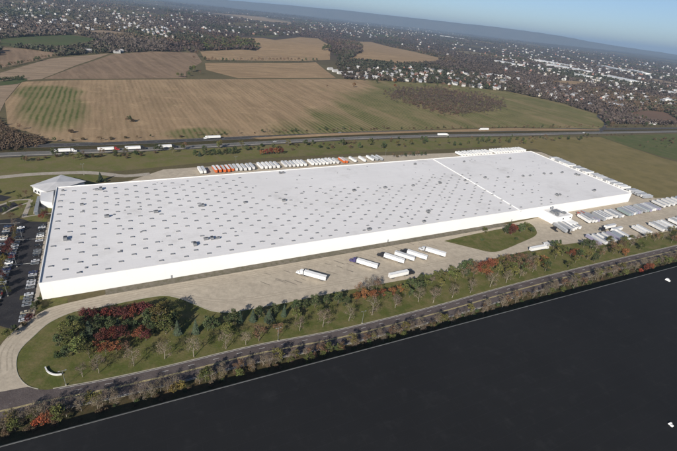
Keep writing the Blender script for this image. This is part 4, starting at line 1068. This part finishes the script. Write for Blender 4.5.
# car park islands
W8 = 'on the planted island in the car park'
trees([(14, 234, 'brown', 6), (11, 247, 'maroon', 6), (8, 255, 'maroon', 6.5), (5, 265, 'yellow', 6.5), (3, 272, 'olive', 6), (1, 280, 'maroon', 5.5), (0, 290, 'yellow', 6), (8, 294, 'green', 5), (-3, 300, 'olive', 6), (15, 227, 'bare', 6), (-6, 250, 'brown', 6), (-10, 262, 'maroon', 6)], W8)
psheet('planted_island', [(14, 226), (18, 226), (0, 304), (-5, 304)], M['litter'], .12, 500, True)
psheet('planted_island', [(20, 296), (30, 294.5), (29, 298.5), (19.5, 300)], M['lawn'], .12, 500, True)
W9 = 'beside the office annex and back drive'
trees([(101, 181, 'spruce', 9), (98, 183, 'shrub', 3), (106, 182, 'shrub', 2.5), (46, 218, 'maroon', 5), (42, 220, 'red', 4.5), (44, 216, 'green', 5), (36, 192, 'pine', 6), (12, 220, 'brown', 6), (20, 200, 'green', 5), (26, 196, 'brown', 5), (6, 213, 'pine', 5), (10, 208, 'green', 5), (22, 210, 'brown', 5), (34, 208, 'green', 4.5), (0, 196, 'pine', 6)], W9)
trees([(35, 312, 'pine', 5), (33, 316, 'bare', 5), (38, 305, 'shrub', 2.5), (31, 322, 'maroon', 4.5), (24, 326, 'bshrub', 2.5), (16, 332, 'pine', 4), (8, 338, 'green', 5), (40, 300, 'shrub', 2), (36, 308, 'green', 4)], 'at the corner between car park and drive')
# verge between highway and the far yard
W10 = 'on the grass verge between highway and far yard'
L10 = []
for k in range(62):
    px = 60+k*8.6+tr.uniform(-5, 5); yy = 158.5-(px-60)*.037-(2.5 if 150 < px < 340 else 0); L10.append((px, yy+tr.uniform(-2.4, 3.2), tr.choice(['pine', 'green', 'brown', 'bshrub', 'pine', 'olive', 'shrub']), tr.uniform(6, 9.5)))
for k in range(9): L10.append((195+k*5+tr.uniform(-1, 1), 156.5-k*.3, tr.choice(['pine', 'spruce']), tr.uniform(6, 8)))
L10 += [(266, 155, 'red', 7), (271, 154.5, 'red', 8), (276, 154.5, 'orange', 8), (281, 154, 'red', 7), (262, 155.5, 'orange', 6)]
for k in range(9): L10.append((393+k*4, 157.5-k*.25, tr.choice(['brown', 'pine', 'bshrub']), tr.uniform(5, 7)))
for k in range(12): L10.append((470+k*7.5+tr.uniform(-2, 2), 144-k*.35+tr.uniform(-1.5, 1.5), tr.choice(['green', 'pine', 'brown']), tr.uniform(5, 7.5)))
for k in range(90):
    px = tr.uniform(0, 640); q_ = on_hwy(px, -tr.uniform(15, 34))[0]; q2 = pix((q_.x, q_.y, 0)); L10.append((q2[0], q2[1], tr.choice(['bshrub', 'bshrub', 'brown', 'shrub', 'bshrub', 'pine']), tr.uniform(3.5, 6)))
L10 = [(a, b, k, h if not k.endswith('shrub') else h*.5) for a, b, k, h in L10]
trees(L10, W10)
# scrub along the far side of the highway
W11 = 'in the hedge along the far side of the highway'
fl = offset(hw, 42)
for i in range(len(fl)-1):
    a, b = fl[i], fl[i+1]; L = (b-a).length; s = 0
    while s < L:
        if tr.random() < .8 and -430 < a.x < 820:
            p = a.lerp(b, s/L); k = tr.choice(['brown', 'bshrub', 'bare', 'bshrub', 'brown', 'pine', 'bshrub'])
            tree((p.x+tr.uniform(-5, 5), p.y+tr.uniform(-5, 5)), k, tr.uniform(3.5, 6.5) if not k.endswith('shrub') else tr.uniform(2, 3.6), W11)
        s += tr.uniform(5, 12)
# single trees in the fields
def ftrees(lst, where):
    for px, py, k, h in lst:
        p = PT(px, py); tree(p, k, h, where)
ftrees([(130, 122, 'pine', 9), (127, 122.5, 'brown', 7), (133, 122, 'bshrub', 4), (71, 133, 'bshrub', 5), (327, 88, 'brown', 8), (20, 130, 'brown', 8), (15, 134, 'brown', 8), (5, 136, 'bshrub', 5), (24, 138, 'bshrub', 5), (10, 140, 'brown', 7), (30, 141, 'bshrub', 5), (2, 126, 'brown', 7)], 'standing out in the stubble field')
ftrees([(191, 72, 'pine', 14), (194, 71, 'green', 14), (189, 76, 'pine', 9), (178, 77, 'green', 10), (182, 77, 'pine', 9), (200, 74, 'brown', 9), (197, 57, 'brown', 18), (194, 60, 'brown', 12), (206, 61, 'brown', 10)], 'at the field corner left of the tan fields')
ftrees([(325, 50, 'pine', 24), (327.5, 49.8, 'pine', 24), (330, 50, 'pine', 20), (323, 50.5, 'pine', 18), (335, 56, 'pine', 12), (329, 57, 'brown', 10)], 'by the round clump on the tan hill')
hd = [(205+k*3.6, 61.5+tr.uniform(-.4, .4)) for k in range(32)]
ftrees([(a, b, tr.choice(['brown', 'pine', 'brown', 'bare']), tr.uniform(8, 15)) for a, b in hd], 'in the hedgerow across the tan hill')
ftrees([(k*3.1+tr.uniform(-1, 1), 69-k*3.1*.22+tr.uniform(-.5, .5), tr.choice(['brown', 'pine', 'brown']), tr.uniform(6, 10)) for k in range(24)], 'in the hedgerow at the upper left fields')
ftrees([(k*2+tr.uniform(-1, 1), 82-k*.25+tr.uniform(-.6, .6), 'pine', tr.uniform(5, 8)) for k in range(13)], 'in the dark thicket at the left edge')
# village trees among the near houses
ftrees([(348+tr.random()*160, 74+tr.random()*16, tr.choice(['pine', 'brown', 'pine', 'brown', 'orange']), tr.uniform(9, 16)) for k in range(34)], 'among the village houses')
ftrees([(600+tr.random()*52, 112+tr.random()*15, tr.choice(['pine', 'brown', 'pine']), tr.uniform(7, 12)) for k in range(30)], 'in the thicket beside the bare soil field')
ftrees([(638+tr.random()*45, 138+tr.random()*10, tr.choice(['bshrub', 'brown', 'pine']), tr.uniform(3, 5)) for k in range(16)], 'scattered on the green field beside the highway')

# ------------------------------------------------------------------ sites of the houses
def infield(px, py): return any(inpoly(px, py, f) for f in F['all'])
hr = random.Random(17); spots = []
def houses(region, n, where, kinds, pale=.5):
    xs = [p[0] for p in region]; ys = [p[1] for p in region]; c = 0; t = 0
    while c < n and t < n*9:
        t += 1; px, py = hr.uniform(min(xs), max(xs)), hr.uniform(min(ys), max(ys))
        if not inpoly(px, py, region) or infield(px, py): continue
        p = PT(px, py)
        if p is None or p.length > 16000: continue
        if any((p.x-q[0].x)**2+(p.y-q[0].y)**2 < 21**2 for q in spots): continue
        spots.append((p, hr.choice(kinds), 2 if hr.random() < pale else hr.choice((0, 1)), hr.randrange(3), hr.uniform(0, 3.14), where, hr.uniform(.75, 1.15)*(1+p.length/30000))); c += 1
KW = ['white', 'white', 'cream', 'cream', 'grey', 'brick']
houses([(342, 70), (380, 66), (440, 70), (510, 76), (512, 91), (470, 89), (430, 85), (380, 79), (345, 79)], 150, 'in the village below the tan hill', KW, .35)
houses([(505, 78), (600, 92), (676, 96), (676, 112), (640, 110), (600, 108), (540, 97)], 120, 'in the town past the highway thicket', KW, .4)
houses([(500, 42), (600, 52), (677, 68), (677, 96), (600, 88), (500, 70)], 420, 'in the far town at upper right', KW, .5)
houses([(400, 35), (500, 45), (500, 58), (445, 56), (400, 45)], 50, 'on the wooded slope above the village', KW, .5)
houses([(0, -6), (100, -2), (170, 6), (300, 18), (300, 36), (230, 36), (170, 40), (130, 31), (60, 33), (0, 36)], 380, 'in the far town at upper left', KW, .5)
houses([(110, 20), (170, 22), (170, 40), (140, 32), (80, 27)], 50, 'in the far town at upper left', KW, .5)
houses([(300, 20), (420, 26), (500, 36), (420, 36), (360, 38), (300, 30)], 200, 'in the far valley at upper middle', KW, .5)
for (px, py) in ((120, 52), (117, 53), (88, 52), (330, 70), (340, 74), (335, 72)):
    p = PT(px, py); spots.append((p, 'white', 2, 1, .6, 'at a farm beside the fields', 1.1))
HPX = [pix(q[0]) for q in spots]
HGRID = set()
for hx_, hy_ in HPX:
    if hr.random() > (.75 if hy_ > 66 and hx_ < 520 else .4): continue
    for ix in range(-1, 2):
        for iy in range(0, 3): HGRID.add((int(hx_+ix), int(hy_+iy)))
# ------------------------------------------------------------------ far woodland (uncountable masses)
def mass(name, pos, hs, ws, cols, label, cat, seed=0, nq=13, qs=.42):
    g = np.random.default_rng(seed); n = len(pos)
    pos = np.array(pos); hs = np.array(hs)[:, None]; ws = np.array(ws)[:, None]; cols = np.array(cols)
    d = g.normal(size=(n, nq, 3)); d /= np.linalg.norm(d, axis=2, keepdims=True); d *= g.random((n, nq, 1))**.45
    c = pos[:, None, :] + d*np.stack([ws, ws, hs*.46], axis=2) + np.array([0, 0, 1])*(hs[:, None]*.5)
    nrm = g.normal(size=(n, nq, 3))+np.array([0, 0, .5]); nrm /= np.linalg.norm(nrm, axis=2, keepdims=True)
    u = np.cross(nrm, g.normal(size=(n, nq, 3))); u /= np.linalg.norm(u, axis=2, keepdims=True); w_ = np.cross(nrm, u)
    sz = (ws[:, None]*qs+.2)*g.uniform(.6, 1.3, (n, nq, 1)); u *= sz; w_ *= sz*g.uniform(.6, 1, (n, nq, 1))
    V = np.stack([c-u, c+w_, c+u, c-w_], axis=2).reshape(-1, 3); nf = n*nq
    C_ = np.repeat((cols[:, None, :]*g.uniform(.75, 1.22, (n, nq, 1))).reshape(-1, 3), 4, axis=0)
    me = bpy.data.meshes.new(name); me.vertices.add(len(V)); me.vertices.foreach_set('co', V.astype(np.float32).ravel())
    me.loops.add(nf*4); me.loops.foreach_set('vertex_index', np.arange(nf*4, dtype=np.int32))
    me.polygons.add(nf); me.polygons.foreach_set('loop_start', np.arange(0, nf*4, 4, dtype=np.int32))
    me.update(calc_edges=True); me.materials.append(M['wood'])
    ca = me.color_attributes.new('Col', 'FLOAT_COLOR', 'CORNER'); ca.data.foreach_set('color', np.c_[C_, np.ones(len(C_))].astype(np.float32).ravel())
    return props(place(name, me), label, cat, kind='stuff')
WC = [(.058, .060, .040), (.075, .062, .045), (.082, .064, .054), (.088, .068, .060), (.090, .070, .062), (.096, .072, .056), (.105, .072, .048), (.066, .066, .040)]
wr = random.Random(5)
def wood_region(name, region, n, label, sc=1.0, cols=WC, fields=True, hmin=7, hmax=13, soft=0.0, nq=13, qs=.42):
    xs = [p[0] for p in region]; ys = [p[1] for p in region]; pos = []; hs = []; ws = []; cs = []; tries = 0
    while len(pos) < n and tries < n*6:
        tries += 1; px, py = wr.uniform(min(xs), max(xs)), wr.uniform(min(ys), max(ys))
        if not inpoly(px, py, region) or (fields and infield(px, py)): continue
        if math.sin(px*.045+py*.11)*math.sin(px*.021-py*.19+1) > .45 and py < 60 and wr.random() < .8: continue
        px += wr.gauss(0, soft); py += wr.gauss(0, soft*.4)
        if (int(px), int(py)) in HGRID: continue
        p = PT(px, py)
        if p is None or p.length > 15000: continue
        h = wr.uniform(hmin, hmax)*sc; pos.append((p.x, p.y, p.z)); hs.append(h); ws.append(h*wr.uniform(.38, .75)*(1+p.length/(7000 if p.length > 1600 else 1e6))); pn = math.sin(p.x*.0031+1)*math.sin(p.y*.0027+p.x*.0011)+wr.gauss(0, .22); cs.append(cols[min(len(cols)-1, max(0, int((pn*.5+.5)*len(cols))))] if len(cols) > 5 else wr.choice(cols))
    return mass(name, pos, hs, ws, cs, label, 'woodland', n, nq, qs)
wood_region('woodland', [(-10, -22), (60, -14), (170, 0), (170, 53), (110, 53), (60, 56), (-10, 56)], 7200, 'brown autumn woods and hedges behind the left-hand fields')
wood_region('woodland', [(165, 0), (250, 8), (340, 19), (362, 36), (350, 58), (330, 52), (300, 36), (236, 36), (235, 46), (258, 50), (200, 52), (165, 54)], 5600, 'brown autumn woods behind the tan hill')
wood_region('woodland', [(340, 18), (520, 38), (520, 94), (440, 84), (345, 80), (336, 66), (345, 40)], 6200, 'brown woods around the village beyond the green field')
wood_region('woodland', [(500, 38), (690, 66), (690, 126), (606, 124), (595, 113), (505, 90)], 6800, 'brown trees spread between houses at the far right')
wood_region('woodland', [(388, 93), (400, 89.5), (430, 88), (465, 93), (492, 98), (503, 105), (488, 111), (455, 114), (430, 110), (405, 101), (386, 97)], 2300, 'greyish brown scrub wood in the green strips', .5, [(.085, .062, .052), (.10, .066, .052), (.075, .058, .05), (.095, .075, .055), (.10, .062, .048), (.075, .072, .04)], False, soft=4.0, nq=26, qs=.2)
wood_region('woodland', [(-5, 118), (4, 128), (20, 136), (36, 138), (44, 144), (20, 148), (-5, 151)], 700, 'dark brown scrub at the left frame edge by the highway', .4, [(.08, .06, .042), (.095, .07, .048), (.11, .08, .05)], False, soft=3, nq=30, qs=.2)
wood_region('woodland', [(339, 37), (346, 36), (363, 46), (361, 53), (350, 58), (341, 52)], 330, 'dense brown copse between the two tan fields', 1.2, WC, False)
wood_region('woodland', [(200, 42), (236, 38), (262, 43), (258, 49), (235, 49), (205, 51)], 420, 'green and brown copse on the left shoulder of the tan hill', 1.1, [(.05, .06, .028), (.07, .05, .036), (.085, .085, .03)], False)

# ------------------------------------------------------------------ houses
HWALL = {'white': solid('house_white', (.56, .55, .52), .7), 'cream': solid('house_cream', (.40, .36, .30), .7), 'grey': solid('house_grey', (.42, .43, .45), .7), 'brick': solid('house_brick', (.28, .14, .1), .8)}
HROOF = [solid('roof_grey', (.16, .16, .17), .8), solid('roof_brown', (.16, .12, .10), .8), solid('roof_pale', (.38, .37, .36), .7)]
hcache = {}
def house_mesh(kind, rf, var):
    k = (kind, rf, var)
    if k not in hcache:
        Lx, Ly, h, rh = ((12, 8, 5.2, 3), (16, 8.5, 4.6, 2.6), (10, 9, 6, 3.4))[var]
        wl_ = MB(); wl_.box(-Lx/2, Lx/2, -Ly/2, Ly/2, 0, h)
        for s in (-1, 1): wl_.face([(s*Lx/2, -Ly/2, h), (s*Lx/2, Ly/2, h), (s*Lx/2, 0, h+rh)])
        r_ = MB()
        for s in (-1, 1):
            a = [(-Lx/2-.4, s*(Ly/2+.5), h-.35), (Lx/2+.4, s*(Ly/2+.5), h-.35), (Lx/2+.4, 0, h+rh+.05), (-Lx/2-.4, 0, h+rh+.05)]
            r_.face(a); r_.face([(x, y, z+.2) for x, y, z in a]); r_.face([a[0], a[1], (a[1][0], a[1][1], a[1][2]+.2), (a[0][0], a[0][1], a[0][2]+.2)])
        r_.box(Lx*.2, Lx*.2+.9, -.45, .45, h+rh-.6, h+rh+1)
        w_ = MB()
        for s in (-1, 1):
            for fl_ in range(2 if h > 5 else 1):
                x = -Lx/2+1.2
                while x < Lx/2-1.6:
                    w_.box(x, x+1.1, s*Ly/2 if s > 0 else -Ly/2-.05, Ly/2+.05 if s > 0 else -Ly/2, 1+fl_*2.5, 2.4+fl_*2.5); x += 2.6
        hcache[k] = (wl_.mesh('wall', HWALL[kind]), r_.mesh('roof', HROOF[rf]), w_.mesh('windows', M['glass']))
    return hcache[k]
spots.sort(key=lambda s: s[0].length/s[6])
desc = {'white': 'small white house', 'cream': 'small cream house', 'grey': 'small grey house', 'brick': 'small brick house'}
for (p, k, rf, var, ang, where, sc) in spots[:300]:
    wl_, r_, w_ = house_mesh(k, rf, var)
    rn = ('grey', 'brown', 'pale')[rf]
    r = thing('house', '%s with %s roof %s' % (desc[k], rn, where), 'house', (p.x, p.y, p.z-.15), ang, '%ss with %s roofs %s' % (desc[k], rn, where), (sc, sc, sc))
    place('wall', wl_, r); place('roof', r_, r); place('windows', w_, r)
HV = {}
dm = MB()
for (p, k, rf, var, ang, where, sc) in spots[300:]:
    Lx, Ly, h, rh = ((12, 8, 5.2, 3), (16, 8.5, 4.6, 2.6), (10, 9, 6, 3.4))[var]; Lx *= sc; Ly *= sc; h *= sc; rh *= sc
    c, s = math.cos(ang), math.sin(ang); T = lambda x, y, z: (p.x+x*c-y*s, p.y+x*s+y*c, p.z+z-.2)
    mi = list(HWALL).index(k)
    q = [T(-Lx/2, -Ly/2, 0), T(Lx/2, -Ly/2, 0), T(Lx/2, Ly/2, 0), T(-Lx/2, Ly/2, 0), T(-Lx/2, -Ly/2, h), T(Lx/2, -Ly/2, h), T(Lx/2, Ly/2, h), T(-Lx/2, Ly/2, h), T(-Lx/2, 0, h+rh), T(Lx/2, 0, h+rh)]
    i0 = len(dm.v); dm.v += q
    for f, m_ in (((0, 1, 5, 4), mi), ((2, 3, 7, 6), mi), ((1, 2, 6, 9, 5), mi), ((3, 0, 4, 8, 7), mi), ((4, 5, 9, 8), 4+rf), ((6, 7, 8, 9), 4+rf)):
        dm.f.append(tuple(i0+a for a in f)); dm.mi.append(m_); dm.c.append(None)
o = dm.obj('distant_houses', list(HWALL.values())+HROOF); props(o, 'countless tiny pale houses of the far towns near the horizon', 'houses', kind='stuff')

# distant industrial sheds
shed_roof = solid('shed_roof', (.62, .62, .60), .6); shed_wall = solid('shed_wall', (.7, .69, .66), .6)
def shed(a, b, depth, h, label):
    pa, pb = PT(*a), PT(*b); d = pb-pa; d.z = 0; L = d.length; d.normalize(); ang = math.atan2(d.y, d.x)
    z = min(pa.z, pb.z)-3
    r = thing('distant_shed', label, 'warehouse', (pa.x, pa.y, z), ang)
    MB().box(0, L, 0, depth, 0, h+3).obj('wall', shed_wall, r)
    MB().box(-.3, L+.3, -.3, depth+.3, h+3.001, h+3.6).obj('roof', shed_roof, r)
    n = max(3, int(L/14))
    for i in range(n):
        x = L*(i+.3)/n; MB().box(x, x+L*.35/n, -.08, -.001, 3.3, 3+h*.55).obj('dock_door', M['metal'], r)
shed((534, 61), (570, 67), 70, 12, 'long white shed, uppermost of the far industrial sheds')
shed((545, 65.5), (584, 72.5), 80, 12, 'long white shed just below the uppermost far industrial shed')
shed((601, 77), (629, 83), 70, 12, 'long white shed with clear front right of the yellow field')
shed((574, 75.5), (586, 78), 40, 10, 'short white shed above the yellow field')
shed((597, 66), (622, 71.5), 60, 11, 'long pale shed among the far town houses')
shed((624, 70), (642, 74), 60, 11, 'pale shed right of the long pale shed in the far town')
shed((494, 62), (514, 66), 60, 10, 'pale shed at the left edge of the far town')
shed((660, 92), (690, 98), 40, 9, 'pale building at the right frame edge above the soil field')
shed((662, 101), (690, 106), 40, 9, 'white building at the right frame edge nearest the soil field')
shed((605, 104), (614, 107), 20, 7, 'white building beside the thicket at the strip field end')
shed((487, 75.5), (506, 78), 22, 7, 'long low white building at the right of the village')
shed((648, 123.5), (655, 125), 12, 5, 'small white barn below the bare soil field')
shed((440, 36), (463, 39), 70, 10, 'pale hazy shed on the far wooded slope')

# ------------------------------------------------------------------ haze
HTOP = max(CAM_H, max(v.co.z for o in bpy.data.objects if o.name.startswith(('hills', 'near_hills')) for v in o.data.vertices))+15
hm = bpy.data.materials.new('haze_air'); hm.use_nodes = True; nt = hm.node_tree
nt.nodes.remove(nt.nodes['Principled BSDF'])
pv = nt.nodes.new('ShaderNodeVolumePrincipled'); pv.inputs['Color'].default_value = (.54, .75, 1, 1); pv.inputs['Density'].default_value = 5.0e-5; pv.inputs['Anisotropy'].default_value = .1
nt.links.new(pv.outputs[0], nt.nodes['Material Output'].inputs['Volume'])
hz = MB().box(-39000, 39000, -7000, 47000, -46, HTOP).obj('haze', hm); hz['kind'] = 'stuff'; props(hz, 'thin pale autumn haze over the whole valley', 'haze')

# ------------------------------------------------------------------ one label per thing
def ordinal(i): return '%d%s' % (i, 'th' if 10 <= i % 100 <= 20 else {1: 'st', 2: 'nd', 3: 'rd'}.get(i % 10, 'th'))
byl = {}
for o in REG: byl.setdefault(o['label'], []).append(o)
for lab, os_ in byl.items():
    if len(os_) < 2: continue
    px_ = [(pix(o.location), o) for o in os_]
    wx = max(q[0][0] for q in px_)-min(q[0][0] for q in px_); wy = max(q[0][1] for q in px_)-min(q[0][1] for q in px_)
    ax_n = 0 if wx >= wy*.6 else 1
    px_.sort(key=lambda q: q[0][0] if ax_n == 0 else -q[0][1])
    for i, (q, o) in enumerate(px_): o['label'] = '%s, %s from %s' % (lab, ordinal(i+1), 'left' if ax_n == 0 else 'the bottom')
